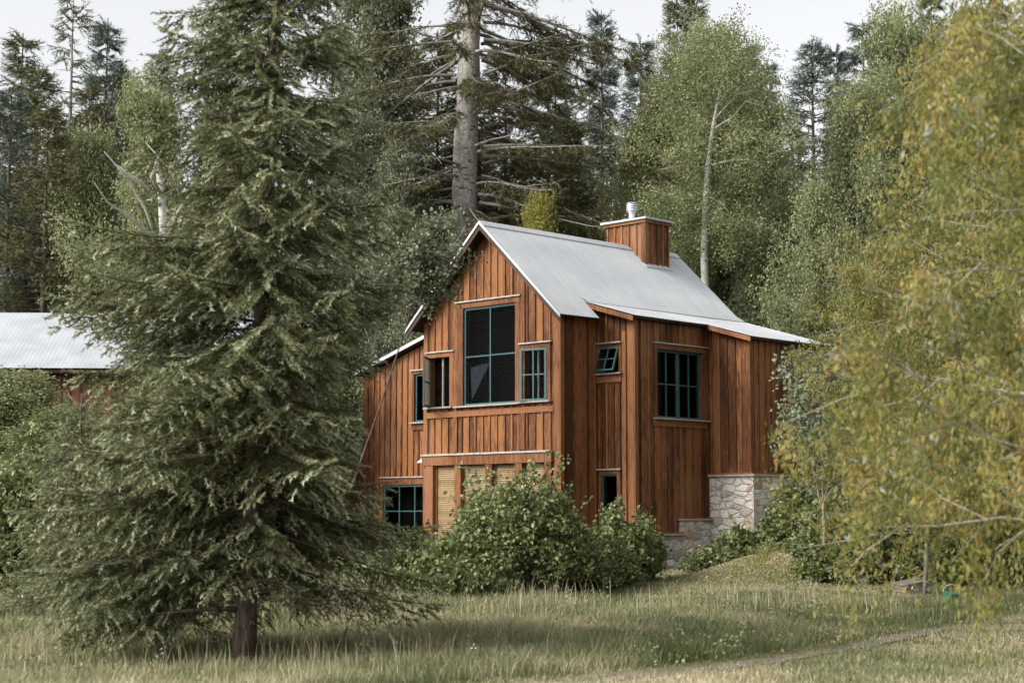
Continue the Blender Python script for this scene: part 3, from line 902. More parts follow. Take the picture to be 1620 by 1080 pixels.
fx, fy = -2.22, 4.80
mb = MB()
mb.tube([(fx, fy, CZ + .1), (fx, fy, CZ + .36)], [.075, .075], 14, .5)
mb.tube([(fx, fy, CZ + .36), (fx, fy, CZ + .39)], [.10, .10], 14, .5)
for i in range(3):
    mb.tube([(fx, fy, CZ + .40 + i * .055), (fx, fy, CZ + .44 + i * .055)], [.135, .12], 14, .5)
mb.tube([(fx, fy, CZ + .36), (fx, fy, CZ + .56)], [.07, .07], 10, .5)
mb.tube([(fx, fy, CZ + .565), (fx, fy, CZ + .59)], [.14, .11], 14, .5)
mb.build("flue", M['steel'], ch, smooth=False)
mb = MB()
for (x0, x1, y0, y1) in ((CX1, CX1 + .10, CY0 - .08, CY1 + .06),):
    mb.hexa([(x0, y0, zmain(x0) + .02), (x1, y0, zmain(x1) + .02), (x1, y1, zmain(x1) + .02), (x0, y1, zmain(x0) + .02),
             (x0, y0, zmain(x0) + .035), (x1, y0, zmain(x1) + .03), (x1, y1, zmain(x1) + .03), (x0, y1, zmain(x0) + .035)], .5)
mb.build("flashing", M['roof'], ch)

# ---- stone foundation in steps, with pale caps
def stone(x0, x1, y0, y1, z0, z1):
    mb = MB()
    mb.box(x0, x1, y0, y1, z0, z1)
    return mb.build("foundation", M['stone'], house)
stone(.02, 1.06, 1.02, 5.9, .1, 1.20)
stone(1.0601, 1.075, 2.46, 3.44, .1, 1.50)
stone(.3, 1.058, 2.46, 3.45, 1.2001, 1.5)
stone(.3, 2.16, 3.442, 5.9, .1, 2.40)
stone(-3.95, -.1, .03, 1.0, .1, .62)
stone(-7.25, -4.1, 1.02, 5.8, .1, .88)
def capst(x0, x1, y0, y1, z, mat='gray_wood', h=.032):
    mb = MB(); mb.box(x0, x1, y0, y1, z, z + h, .7); return mb.build("foundation_cap", M[mat], house)
capst(.9, 1.13, 1.03, 2.60, 1.202, 'pale_cap'); capst(.98, 1.10, 1.05, 2.50, 1.236, 'trim', .03)
capst(.9, 1.13, 2.40, 3.49, 1.502, 'pale_cap'); capst(.98, 1.10, 2.46, 3.46, 1.536, 'trim', .03)
capst(.95, 2.22, 3.38, 5.9, 2.402, 'pale_cap', .036); capst(1.0, 2.17, 3.41, 5.88, 2.44, 'trim', .035)
capst(-7.6, -4.15, .55, 1.09, .884, 'pale_cap', .045)
stone(-7.5, -4.16, .62, 1.015, .1, .88)
# ---- small hooded lamp on the recessed wall of the gable wing
mb = MB()
lx_, ly_, lz_ = -4.30, .30, 2.86
mb.tube([(lx_, ly_, lz_ - .12), (lx_, ly_, lz_ - .10), (lx_, ly_, lz_ + .02), (lx_, ly_, lz_ + .04)], [.19, .185, .05, .03], 16, .5)
lamp = mb.build("lamp_hood", M['white'], house)
mb = MB(); mb.tube([(lx_, ly_, lz_ + .02), (lx_ + .12, ly_, lz_ + .07), (-4.04, ly_, lz_ + .02)], [.014, .014, .014], 6, .5)
mb.build("lamp_arm", M['black'], lamp)
# ---- low porch at the far left: reddish post and a white board door
mb = MB(); mb.box(-8.42, -8.24, 1.0, 1.18, .5, 2.6, .6); mb.build("porch_post", M['trim'], house)
mb = MB(); mb.box(-9.4, -7.2, .9, 1.12, 2.6, 2.78, .6); mb.build("porch_beam", M['trim'], house)
mb = MB()
for i in range(4): mb.box(-9.0 + i * .14, -8.87 + i * .14, 1.14, 1.17, .55, 1.5)
mb.build("porch_door", M['white'], house)
mb = MB(); mb.box(-9.6, -7.32, 1.5, 1.55, .5, 2.7); mb.build("porch_wall", M['wood'], house)

# ================================================================== LONG BUILDING BEHIND THE BIG SPRUCE
bar = empty("long_cabin", (-10.2, 39.0, 0), R(2))
tag(bar, "long low red brown cabin with pale metal roof, mostly hidden behind the large left spruce", "cabin")
house_keep = house; house = bar; WALLM = 'cabin_wood'
RB = dict(l=-7.2, r=5.6)
def roof2(name, ya, za, yb, zb, x0, x1):
    n = int((x1 - x0) / .1 * 3); v = []; fl = []
    for i in range(3):
        t_ = i / 2
        for j in range(n + 1):
            x = x0 + (x1 - x0) * j / n
            v.append((x, ya + (yb - ya) * t_, za + (zb - za) * t_ + .004 * math.sin(x / .1 * 2 * math.pi)))
    for i in range(2):
        for j in range(n):
            a = i * (n + 1) + j
            fl += [a, a + 1, a + n + 2, a + n + 1]
    me = bpy.data.meshes.new(name); fill(me, np.array(v), fl, np.arange(2 * n) * 4, np.full(2 * n, .5), True)
    me.materials.append(M['cabin_roof']); o = link(name, me, bar)
    mb = MB(); mb.hexa([(x0 + .03, yb + .05, zb - .1), (x1 - .03, yb + .05, zb - .1), (x1 - .03, ya, za - .1), (x0 + .03, ya, za - .1),
                        (x0 + .03, yb + .05, zb - .03), (x1 - .03, yb + .05, zb - .03), (x1 - .03, ya, za - .03), (x0 + .03, ya, za - .03)], .4) if yb < ya else \
        mb.hexa([(x0 + .03, ya, za - .1), (x1 - .03, ya, za - .1), (x1 - .03, yb - .05, zb - .1), (x0 + .03, yb - .05, zb - .1),
                 (x0 + .03, ya, za - .03), (x1 - .03, ya, za - .03), (x1 - .03, yb - .05, zb - .03), (x0 + .03, yb - .05, zb - .03)], .4)
    mb.build("roof_deck", M['dark_wood'], o)
roof2("roof", 1.6, 6.42, -1.3, 4.85, RB['l'], RB['r'])
roof2("roof", 1.6, 6.42, 4.5, 4.85, RB['l'], RB['r'])
board_wall("wall", front(-.9), RB['l'] + .4, RB['r'] - .4, .5, lambda a: 4.95, [(-3.0, -2.0, 2.2, 3.6), (.6, 1.6, 2.2, 3.6)], pitch=.22)
board_wall("wall", side(RB['r'] - .4), -.9, 4.1, .5, lambda a: 6.42 - .541 * abs(a - 1.6) - .1, [], pitch=.22, breaks=(1.6,))
board_wall("wall", lside(RB['l'] + .4), -.9, 4.1, .5, lambda a: 6.42 - .541 * abs(a - 1.6) - .1, [], pitch=.22, breaks=(1.6,))
mb = MB(); mb.box(RB['l'] + .45, RB['r'] - .45, 4.05, 4.1, .3, 4.9); mb.build("wall", M['wood'], bar)
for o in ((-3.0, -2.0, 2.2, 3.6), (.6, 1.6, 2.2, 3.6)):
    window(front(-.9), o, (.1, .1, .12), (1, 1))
mb = MB(); mb.box(RB['l'] + .45, RB['r'] - .45, -.5, -.45, .3, 4.6); mb.build("dark_backing", M['dark'], bar)
house = house_keep

# ================================================================== TREES
FGY = 18.7
rng = np.random.RandomState(11)
fine = needle_twig(rng, 22, .25, .085, .03)
fine2 = needle_twig(rng, 13, .24, .05)
coarse = needle_twig(rng, 9, .34, .075, .03)

def ground_at(px, Y):
    x = (px - 810) / F * Y
    return np.array([x, Y, float(gz(x, Y))])
def top_height(px_top, Y, zg):
    return float(atY(810, px_top, Y)[2] - zg)

# ---- the big foreground spruce
def big_L(z):
    return max(.25, 2.30 * (1 - z / 15.5) ** 1.0 * min(1, .55 + z * .35)) * (.82 + .36 * vnoise(z * 1.0, 1.5, .55))
def big_asym(az, z):
    a = 1 + .10 * math.cos(az - math.pi)
    if z < 2.1 and math.sin(az) < -.35: a *= .42
    if 2.5 < z < 4.3 and math.cos(az) > .2: a *= .80
    if z > 4.6: a *= max(.78, 1 - (z - 4.6) * .10)
    return a
rng = np.random.RandomState(21)
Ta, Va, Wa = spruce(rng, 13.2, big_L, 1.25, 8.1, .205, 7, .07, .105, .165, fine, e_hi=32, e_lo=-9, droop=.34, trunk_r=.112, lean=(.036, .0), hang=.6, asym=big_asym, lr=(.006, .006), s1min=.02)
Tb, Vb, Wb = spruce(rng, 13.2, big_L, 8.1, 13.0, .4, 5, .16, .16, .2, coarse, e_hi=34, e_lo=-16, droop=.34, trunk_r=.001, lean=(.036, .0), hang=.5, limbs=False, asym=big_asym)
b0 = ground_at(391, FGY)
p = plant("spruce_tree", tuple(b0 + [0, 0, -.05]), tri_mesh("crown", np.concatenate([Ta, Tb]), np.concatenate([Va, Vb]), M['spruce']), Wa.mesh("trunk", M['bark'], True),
          "large dark green spruce filling the left foreground, its bare trunk base standing in tall grass", "tree")
# long dead-looking lowest boughs reaching out over the grass
def low_bough(rng, start, az, L, rise, sag, dens=1.0):
    Wd = MB(); P = []; D = []; S = []; V = []
    h = np.array([math.cos(az), math.sin(az), 0]); sd = np.array([-h[1], h[0], 0])
    ss = np.linspace(0, 1, 9)
    pts = [np.array(start) + h * L * s + np.array([0, 0, rise * s - sag * s * s]) + sd * .12 * math.sin(s * 5) for s in ss]
    Wd.tube(pts, [.028 * (1 - .8 * s) for s in ss], 5)
    for i in range(int(60 * dens)):
        s = .25 + .75 * rng.rand(); k = min(7, int(s * 8)); p_ = pts[k] + (pts[k + 1] - pts[k]) * (s * 8 - k)
        d = h * .5 + sd * rng.choice([-1, 1]) * .6 + np.array([0, 0, -.75 * rng.rand()])
        l = .30 * (.5 + rng.rand()) * (1.1 - s * .5); m = 4
        u = np.linspace(.1, 1, m); q = p_ + d * l * u[:, None]; q[:, 2] -= .12 * u ** 2
        Wd.tube([p_, q[1], q[-1]], [.006, .004, .002], 3, cap=False)
        P.append(q); D.append(np.repeat(d[None], m, 0) + rng.randn(m, 3) * .3); S.append(np.full(m, .11)); V.append(rng.rand(m) * .6)
    return orient(fine, np.concatenate(P), np.concatenate(D), np.concatenate(S), rng), np.repeat(np.concatenate(V), len(fine)), Wd
for (st, az, L, ri, sg) in (((.04, -.02, .82), R(-8), 1.45, .12, .10), ((-.06, -.05, .66), R(190), 1.75, .05, .32), ((.02, -.1, .95), R(-40), 1.0, .1, .2)):
    T_, V_, W_ = low_bough(rng, st, az, L, ri, sg)
    link("bough", tri_mesh("bough", T_, V_, M['spruce']), p)
    link("branch", W_.mesh("branch", M['bark'], True), p)

# ---- the smaller spruce left of it
rng = np.random.RandomState(5)
def sm_L(z): return max(.12, 1.55 * (1 - z / 4.9) ** .85 * min(1, .6 + z * .5)) * (.8 + .4 * vnoise(z, 4.5, .5))
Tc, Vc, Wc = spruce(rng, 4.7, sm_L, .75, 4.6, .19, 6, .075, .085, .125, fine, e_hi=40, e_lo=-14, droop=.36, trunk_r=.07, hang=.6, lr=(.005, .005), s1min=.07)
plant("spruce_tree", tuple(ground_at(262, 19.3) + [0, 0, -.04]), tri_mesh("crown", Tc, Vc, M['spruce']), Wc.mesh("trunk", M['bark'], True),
      "small drooping spruce with a thin trunk just left of the large foreground spruce", "tree")
rng = np.random.RandomState(8)
Te, Ve, We = spruce(rng, 3.2, lambda z: max(.12, 1.3 * (1 - z / 3.4) ** .8) * (.8 + .4 * vnoise(z, 9.5, .5)), .4, 3.1, .18, 9, .09, .1, .15, fine2, e_hi=40, e_lo=-14, droop=.34, trunk_r=.07, hang=.55, lr=(.005, .005), s1min=.07)
plant("spruce_tree", tuple(ground_at(128, 24.0) + [0, 0, -.04]), tri_mesh("crown", Te, Ve, M['spruce']), We.mesh("trunk", M['bark'], True),
      "bushy young spruce behind the small drooping spruce, in front of the long low cabin", "tree")

# ---- the old spruce with the thick grey trunk behind the house
OY = 46.0
rng = np.random.RandomState(31)
ob = ground_at(728, OY)
W_ = MB()
tpt = [np.array([.0 + .0148 * z + .05 * math.sin(z * .5), 0, z]) for z in np.linspace(0, 20, 24)]
W_.tube(tpt, [.51 - .016 * z + .02 * math.sin(z * 3) for z in np.linspace(0, 20, 24)], 14)
Lm = MB(); P = []; D = []; S = []; V = []
for i in range(150):
    z = 8.0 + 10.5 * rng.rand()
    az = rng.rand() * 6.283
    right = math.cos(az) > 0
    dead = (not right and rng.rand() < .42) or rng.rand() < .15
    L = (1.6 + 2.0 * rng.rand()) * (.75 if dead else 1.05) * (1.15 if z > 13 and right else 1)
    h = np.array([math.cos(az), math.sin(az) * .9, 0]); sd = np.array([-h[1], h[0], 0])
    base = np.array([.0148 * z, 0, z]) + h * .42
    dr = (.12 + .35 * rng.rand()); bend = rng.randn() * .3; up0 = .18 * rng.randn() + .05
    def ps(s): return base + h * L * s + sd * bend * L * .4 * s * s + np.array([0, 0, L * (up0 * s - dr * s ** 1.7 + .35 * dr * s ** 4)])
    ss = np.linspace(0, 1, 8); pp = [ps(s) for s in ss]
    Lm.tube(pp, [(.055 if L > 2.6 else .04) * (1 - .82 * s) for s in ss], 5, cap=False)
    for j in range(int(7 * L) if not dead else int(4 * L)):
        s = .15 + .85 * rng.rand(); q0 = ps(s)
        d = h * (.5 + .3 * rng.rand()) + sd * rng.choice([-1, 1]) * (.4 + .5 * rng.rand()) + np.array([0, 0, -.35 * rng.rand() - .1])
        l = (.28 + .4 * rng.rand()) * (1.25 - s * .6)
        q1 = q0 + d * l * .5 + np.array([0, 0, .02]); q2 = q0 + d * l + np.array([0, 0, -.15 * l])
        Lm.tube([q0, q1, q2], [.013, .009, .004], 3, cap=False)
        if not dead or (rng.rand() < .16):
            m = 8
            u = rng.rand(m); q = q0 + (q2 - q0) * u[:, None] * 1.15
            P.append(q); D.append(d + rng.randn(m, 3) * .6 + np.array([0, 0, -.4])); S.append(.16 + .16 * rng.rand(m)); V.append(rng.rand(m))
T_ = orient(coarse, np.concatenate(P), np.concatenate(D), np.concatenate(S), rng); V_ = np.repeat(np.concatenate(V), len(coarse))
o = plant("old_spruce", tuple(ob + [0, 0, -.1]), tri_mesh("crown", T_, V_, M['spruce_olive']), W_.mesh("trunk", M['old_bark'], True),
          "tall old spruce with a thick pale grey trunk rising behind the house gable", "tree")
link("branches", Lm.mesh("branches", M['dead'], True), o)

# ---- back conifers: a few different ones, then copies with their own place, size and turn
def conifer_kind(seed, H, r, mat, bare_top=0.0, nper=7, droop=.3, trunk=.14, z0=1.2, sp=.24, dz=.36):
    g = np.random.RandomState(seed)
    Lf = lambda z: max(.16, r * (1 - z / H) ** .8) * (.7 + .6 * vnoise(z, seed * 1.7, .8))
    T1, V1, W1 = spruce(g, H, Lf, z0, H * .985, dz, nper, sp, .22, .30, coarse, e_hi=28, e_lo=-12, droop=droop, bare=0.0, trunk_r=trunk, hang=.35)
    return T1, V1, W1.mesh("trunk", M['bark'], True)
kinds = {}
for nm, a in dict(dense=(41, 12, 2.1, .0), narrow=(42, 12, 1.35, .0), wide=(43, 12, 2.6, .0)).items():
    T1, V1, wm = conifer_kind(a[0], a[1], a[2], None)
    kinds[nm] = {}
    for mt in ('spruce_dark', 'spruce_blue', 'spruce_olive', 'spruce_silver'):
        kinds[nm][mt] = (T1, V1, wm, None)
_cache = {}
def conifer_me(nm, mt):
    if (nm, mt) not in _cache:
        T1, V1, wm, _ = kinds[nm][mt]
        _cache[(nm, mt)] = (tri_mesh("crown", T1, V1, M[mt]), wm)
    return _cache[(nm, mt)]
# a thin half-dead one: bare upper limbs
g = np.random.RandomState(77)
Tt, Vt, Wt = spruce(g, 12, lambda z: max(.25, 1.5 * (1 - z / 12.6) ** .7) * (.7 + .6 * vnoise(z, 3.3, .6)), 1.5, 11.9, .33, 5, .26, .24, .26, coarse, e_hi=20, e_lo=-15, droop=.3, bare=.45, trunk_r=.15, hang=.4)
thin = (tri_mesh("crown", Tt, Vt, M['spruce_dark']), Wt.mesh("trunk", M['dead'], True))
CON = [
 # px, top py, Y, kind, material, label
 (18, 45, 50, 'dense', 'spruce_dark', "dark ragged conifer at the far left edge of the woods"),
 (98, -30, 52, 'thin', None, "tall half bare conifer with grey trunk and thin twigs against the left sky"),
 (62, 150, 46, 'wide', 'spruce_olive', "broad olive brown conifer below the half bare one on the left"),
 (155, 22, 57, 'narrow', 'spruce_blue', "narrow blue green conifer with a slim spire left of the large spruce"),
 (240, 72, 68, 'narrow', 'spruce_blue', "small distant conifer spire between the blue green spire and the large spruce"),
 (205, 165, 60, 'wide', 'spruce_dark', "low dark conifer under the distant spire at left"),
 (640, 60, 54, 'wide', 'spruce_olive', "brownish conifer just left of the thick grey trunk"),
 (590, 90, 58, 'dense', 'spruce_dark', "dark conifer between the large spruce and the brownish conifer"),
 (690, 40, 50, 'dense', 'spruce_olive', "dull green conifer close behind the thick grey trunk on its left"),
 (800, 65, 50, 'wide', 'spruce_olive', "dark olive conifer close right of the thick grey trunk"),
 (868, 105, 52, 'wide', 'spruce_dark', "wide dark conifer behind the roof ridge"),
 (905, 190, 49, 'dense', 'spruce_olive', "shorter brown green conifer behind the roof, left of the chimney"),
 (955, 10, 60, 'narrow', 'spruce_blue', "slender blue green conifer rising above the chimney"),
 (1018, 52, 62, 'dense', 'spruce_blue', "blue green conifer left of the tall golden topped aspen"),
 (1078, -12, 63, 'narrow', 'spruce_dark', "left one of the twin narrow spires above the aspen"),
 (1106, -22, 65, 'narrow', 'spruce_dark', "right one of the twin narrow spires above the aspen"),
 (1190, 60, 66, 'narrow', 'spruce_blue', "conifer spire directly right of the tall aspen top"),
 (1222, 88, 68, 'narrow', 'spruce_blue', "tiny conifer spire in the sky gap right of the tall aspen"),
 (1295, 55, 58, 'wide', 'spruce_blue', "broad blue green conifer right of the sky gap"),
 (150, 168, 62, 'wide', 'spruce_dark', "broad dark conifer on the slope below the golden trees"),
 (95, 178, 58, 'wide', 'spruce_olive', "broad olive conifer on the slope behind the half bare one"),
 (45, 95, 49, 'wide', 'spruce_dark', "full dark conifer in the left corner group in front of the half bare one"),
 (128, 128, 54, 'dense', 'spruce_olive', "olive conifer between the half bare one and the blue green spire"),
 (2, 130, 47, 'wide', 'spruce_blue', "blue green conifer cut by the left edge of the photo"),
 (880, 60, 58, 'dense', 'spruce_dark', "dark conifer in the sky gap between the wide ones behind the roof ridge"),
 (935, 120, 62, 'wide', 'spruce_dark', "distant wide conifer left of the slender one above the chimney"),
 (178, 95, 66, 'wide', 'spruce_blue', "distant conifer between the blue green spire and the far small spire"),
 (1262, 190, 56, 'dense', 'spruce_dark', "dark lower conifer in front of the broad blue green one"),
 (1335, 68, 64, 'narrow', 'spruce_blue', "narrow conifer on the right shoulder of the broad blue green one"),
 (1378, 25, 64, 'dense', 'spruce_blue', "tall conifer spire above the right hand aspens"),
 (1292, 268, 47, 'dense', 'spruce_silver', "small silver blue spruce showing between the two aspens"),
 (1490, -40, 66, 'narrow', 'spruce_dark', "dark conifer at the upper right behind the aspens"),
 (1600, 0, 64, 'dense', 'spruce_dark', "dark conifer in the upper right corner"),
 (340, 40, 60, 'dense', 'spruce_blue', "conifer half hidden behind the upper part of the large spruce, left side"),
 (520, 20, 60, 'dense', 'spruce_dark', "conifer half hidden behind the upper part of the large spruce, right side"),
 (745, 110, 62, 'wide', 'spruce_dark', "distant conifer seen behind the thick grey trunk"),
]
rr = random.Random(9)
for px, pt, Y, kd, mt, lab in CON:
    g0 = ground_at(px, Y); Hh = top_height(pt, Y, g0[2])
    cm, wm = thin if kd == 'thin' else conifer_me(kd, mt)
    s_ = Hh / 12.0
    sx = min(max(s_ * 1.05, .6), 1.35) * rr.uniform(.9, 1.1)
    plant("conifer_tree", tuple(g0 + [0, 0, -.15]), cm, wm, lab, "tree", "conifers of the wood behind the house", rr.uniform(0, 6.28), (sx, sx, s_))

# far wood up the slope: reads as one mass
rng = np.random.RandomState(3)
FT = []; FV = []
g = np.random.RandomState(50)
Tf, Vf, _w = spruce(g, 10, lambda z: max(.2, 2.0 * (1 - z / 10) ** .8), .6, 9.8, .62, 6, .5, .5, .55, needle_twig(g, 6, .4, .16, .05), e_hi=25, droop=.3, limbs=False, hang=.3)
print("far proto", len(Tf))
for i in range(150):
    Y = 62 + 50 * rng.rand(); x = (rng.rand() - .5) * 2 * (Y * .36)
    s_ = .6 + .5 * rng.rand(); a = rng.rand() * 6.28
    z = float(gz(x, Y))
    lim = float(atY(810, 150 + 70 * rng.rand(), Y)[2]) - z
    s_ = min(s_, max(.15, lim / 10))
    c_, n_ = math.cos(a), math.sin(a)
    Rm = np.array([[c_, -n_, 0], [n_, c_, 0], [0, 0, 1]])
    FT.append((Tf @ Rm.T * [max(s_, .7), max(s_, .7), s_] + [x, Y, z]).astype(np.float32)); FV.append(np.clip(Vf * .8 + .2 * rng.rand(), 0, 1))
tag(link("far_wood", tri_mesh("far_wood", np.concatenate(FT), np.concatenate(FV), M['spruce_dark'])), "dark distant conifer wood covering the slope behind everything", "forest", kind="stuff")

# ---- aspens and other leafy trees
lp = leaf_protos(rng, .42)
def aspen_kind(seed, H, r, n1=26, first=.32, per=34, size=.085, lv=(6, 5), elev_=28, prof=None, jit=.12, hang=.35, tr=.12, curve=.3, vl=(0, 1), up=.25, twig_l=.5):
    g = np.random.RandomState(seed); W1 = MB()
    prof = prof or (lambda f: r * (.55 + .9 * math.sin(min(1, f * 1.15 + .12) * math.pi) ** .8) * (1 - .45 * f))
    t0, t1 = grow_limbs(g, (0, 0, 0), H, tr, n1, prof, elev_, W1, lv, curve, first=first, up=up, twig_l=twig_l, vl_=(.45, .95))
    T1, V1 = leaves_on(g, t0, t1, per, size, jit, hang, lp, vl[0], vl[1], skip=.15)
    return T1, V1, W1
ak = {}
for nm, kw in dict(
        tall=dict(seed=101, H=9.6, r=1.5, n1=44, first=.16, per=56, lv=(7, 5), size=.062),
        round=dict(seed=102, H=9.0, r=1.9, n1=40, first=.12, per=50, lv=(7, 6), size=.062),
        bushy=dict(seed=103, H=7.0, r=1.75, n1=38, first=.06, per=54, lv=(7, 5), elev_=40, size=.062)).items():
    T1, V1, W1 = aspen_kind(**kw)
    ak[nm] = (T1, V1, W1.mesh("trunk", M['aspen_bark'], True), kw['H'])
    print(nm, len(T1))
_ac = {}
def aspen_me(nm, mt):
    if (nm, mt) not in _ac: _ac[(nm, mt)] = tri_mesh("crown", ak[nm][0], ak[nm][1], M[mt])
    return _ac[(nm, mt)]
ASP = [
 (1124, 60, 49, 'tall', 'aspen', 1.35, "tall aspen with a pale trunk and golden green top behind the chimney"),
 (1052, 130, 49, 'bushy', 'aspen_warm', 1.2, "green aspen left of the pale trunked aspen, above the roof ridge"),
 (1200, 130, 50, 'round', 'aspen', 1.1, "green aspen right of the pale trunked aspen"),
 (1010, 215, 50, 'bushy', 'aspen_warm', .9, "lower yellow green aspen just left behind the chimney"),
 (1365, 110, 45, 'round', 'aspen', 1.0, "round green aspen right of the house roof"),
 (1450, 5, 47, 'round', 'aspen', 1.05, "tall aspen at the upper right reaching the sky"),
 (1545, 30, 48, 'tall', 'aspen_warm', 1.5, "yellow green aspen in the upper right behind the turning foreground tree"),
 (1300, 300, 42, 'bushy', 'aspen', .85, "lower leafy aspen right behind the end of the house"),
 (1230, 330, 46, 'bushy', 'aspen', .9, "leafy aspen behind the low end of the roof"),
 (1440, 380, 38, 'bushy', 'aspen_warm', 1.1, "yellowish leafy tree right of the house among the shrubs"),
 (600, -60, 48, 'tall', 'aspen_gray', 1.45, "grey green leafy tree right of the large spruce reaching the top of the photo"),
 (625, 240, 45, 'bushy', 'aspen_gray', .85, "grey green tree beside the left edge of the house roof"),
 (560, 170, 46, 'round', 'aspen_gray', .9, "grey green tree close behind the right side of the large spruce"),
 (240, 118, 45, 'round', 'aspen', .95, "leafy aspen behind the left side of the large spruce"),
 (140, 215, 47, 'bushy', 'aspen', 1.0, "light green aspen left of the large spruce above the pale cabin roof"),
 (20, 290, 50, 'bushy', 'aspen', 1.3, "light green leafy tree behind the cabin roof at the left edge"),
 (90, 330, 49, 'bushy', 'aspen_gray', 1.1, "low leafy tree behind the cabin roof between two larger trees at left"),
 (340, 150, 46, 'tall', 'aspen_gray', 1.1, "leafy tree glimpsed through the middle of the large spruce"),
 (850, 318, 44, 'bushy', 'yellow', .6, "small yellow leafed bush showing above the roof ridge"),
 (185, 132, 76, 'bushy', 'gold', .8, "golden autumn tree far off on the left skyline"),
 (28, 585, 31, 'bushy', 'aspen', 1.0, "leafy green tree at the left edge hiding the end of the long cabin"),
 (95, 640, 29, 'bushy', 'bush', .8, "low leafy tree before the wall of the long cabin, left of the large spruce"),
 (560, 330, 46, 'round', 'aspen', 1.0, "light green aspen glimpsed right of the large spruce above the left wing"),
]
for px, pt, Y, kd, mt, ws, lab in ASP:
    g0 = ground_at(px, Y); Hh = top_height(pt, Y, g0[2])
    s_ = Hh / (ak[kd][3] * 1.05)
    plant("leafy_tree", tuple(g0 + [0, 0, -.1]), aspen_me(kd, mt), ak[kd][2], lab, "tree", "broadleaf trees around the house", rr.uniform(0, 6.28), (ws, ws, s_))

# slender bare aspen stem behind the roof end
W_ = MB(); g0 = ground_at(1168, 48)
W_.tube([(0, 0, 0), (.02, 0, 2.5), (-.02, 0, 5), (.04, 0, 7.0), (.0, 0, 8.2)], [.09, .08, .07, .06, .03], 8)
W_.tube([(.0, 0, 5.2), (.5, .1, 5.7), (.9, .1, 5.75)], [.03, .02, .01], 5)
tag(W_.build("dead_tree", M['aspen_bark'], smooth=True, loc=tuple(g0)), "slender bare pale stem standing behind the lower end of the roof", "tree")

# ---- white trunk of the pale aspen, bent limbs in front of its crown
W_ = MB(); g0 = ground_at(1114, 44.2)
pts = [atY(*q, 44.2) - g0 for q in ((1116, 470), (1114, 400), (1116, 330), (1120, 265), (1128, 200), (1142, 130), (1146, 90))]
pts = [np.zeros(3)] + pts
W_.tube(pts, [.14, .105, .10, .09, .075, .05, .03, .012], 10)
for qs in (((1120, 262), (1150, 255), (1180, 252), (1205, 258)), ((1118, 266), (1080, 262), (1045, 268)), ((1128, 205), (1160, 185), (1180, 160), (1215, 172)), ((1130, 190), (1165, 150), (1200, 142)), ((1117, 310), (1140, 320), (1152, 335)), ((1115, 372), (1130, 366), (1128, 350))):
    pp = [atY(q[0], q[1], 44.2 - .15 * i) - g0 for i, q in enumerate(qs)]
    W_.tube(pp, list(np.linspace(.032, .008, len(pp))), 6)
gg = np.random.RandomState(61)
tw0 = []; tw1 = []
lumps = []
for i in range(44):
    f = gg.rand(); s_ = gg.uniform(-1, 1)
    lumps.append(atY(1130 + s_ * (30 + 105 * math.sin(min(1.0, f * 1.3) * 1.6)), 55 + 350 * f, 43.4 + gg.rand() * 2.6) - g0)
for i in range(1100):
    c = lumps[i % 44] + gg.randn(3) * [.42, .42, .26]
    tw0.append(c); tw1.append(gg.randn(3) * .25)
Tq, Vq = leaves_on(gg, np.array(tw0), np.array(tw1), 46, .062, .12, .3, lp)
plant("aspen_tree", tuple(g0), tri_mesh("crown", Tq, Vq, M['aspen']), W_.mesh("trunk", M['aspen_bark'], True), "aspen whose crooked white trunk and side limbs show plainly right of the chimney", "tree")

# ---- bare pale limbs in the leafy trees behind the big spruce (each a fallen-limb snag)
W_ = MB(); g0 = ground_at(255, 30)
tr_ = [np.zeros(3)] + [atY(*q, 30) - g0 for q in ((268, 600), (262, 420), (255, 300), (248, 255))]
W_.tube(tr_, [.11, .09, .08, .07, .03], 8)
for qs in (((262, 420), (230, 330), (200, 280), (165, 240)), ((260, 400), (215, 350), (170, 320), (150, 290)), ((262, 380), (290, 320), (270, 270), (230, 225)), ((264, 360), (300, 310), (330, 285), (345, 240)), ((258, 330), (225, 290), (185, 262)), ((256, 310), (240, 280), (255, 240))):
    pp = [atY(q[0], q[1], 30 - .35 * i) - g0 for i, q in enumerate(qs)]
    W_.tube(pp, [.04, .03, .02, .01][:len(pp)], 5)
tag(W_.build("dead_tree", M['aspen_bark'], smooth=True, loc=tuple(g0)), "leafless tree with pale arching limbs behind the left side of the large spruce", "tree")

# ---- branch of silvery leaves reaching across the gable's left rake
rng = np.random.RandomState(19)
def sapling(name, base_px, Y, H, spread, n1, label, mat='aspen_gray', size=.075, per=30, seed=1, cat="tree", lv=(4, 4), first=.15, hang=.2, jit=.08, elev_=50, tr=.04, rz=0, twig_l=.3, group=None, barkm='twig', sx=1.0, prof=None, lean=(0, 0)):
    g = np.random.RandomState(seed); W1 = MB()
    t0, t1 = grow_limbs(g, (0, 0, 0), H, tr, n1, prof or (lambda f: spread * (1.1 - .6 * f)), elev_, W1, lv, .15, first=first, up=.15, twig_l=twig_l, tr_n=6, lean=lean)
    T1, V1 = leaves_on(g, t0, t1, per, size, jit, hang, lp)
    g0 = ground_at(base_px, Y)
    return plant(name, tuple(g0 + [0, 0, -.05]), tri_mesh("crown", T1, V1, M[mat]), W1.mesh("trunk", M[barkm], True), label, cat, group, rz, (sx, sx, 1))
sapling("leafy_tree", 505, 32.0, 6.3, 1.0, 20, "slim silvery leaved tree whose twigs cross the left edge of the house gable", seed=4, per=22, first=.76, hang=.3, lv=(5, 4), lean=(.335, -.02), barkm='bark')
sapling("leafy_tree", 1305, 30.5, 3.6, 1.0, 18, "silvery leaved sapling in front of the right end of the house", seed=6, per=26, first=.30, size=.08, lean=(-.05, 0))

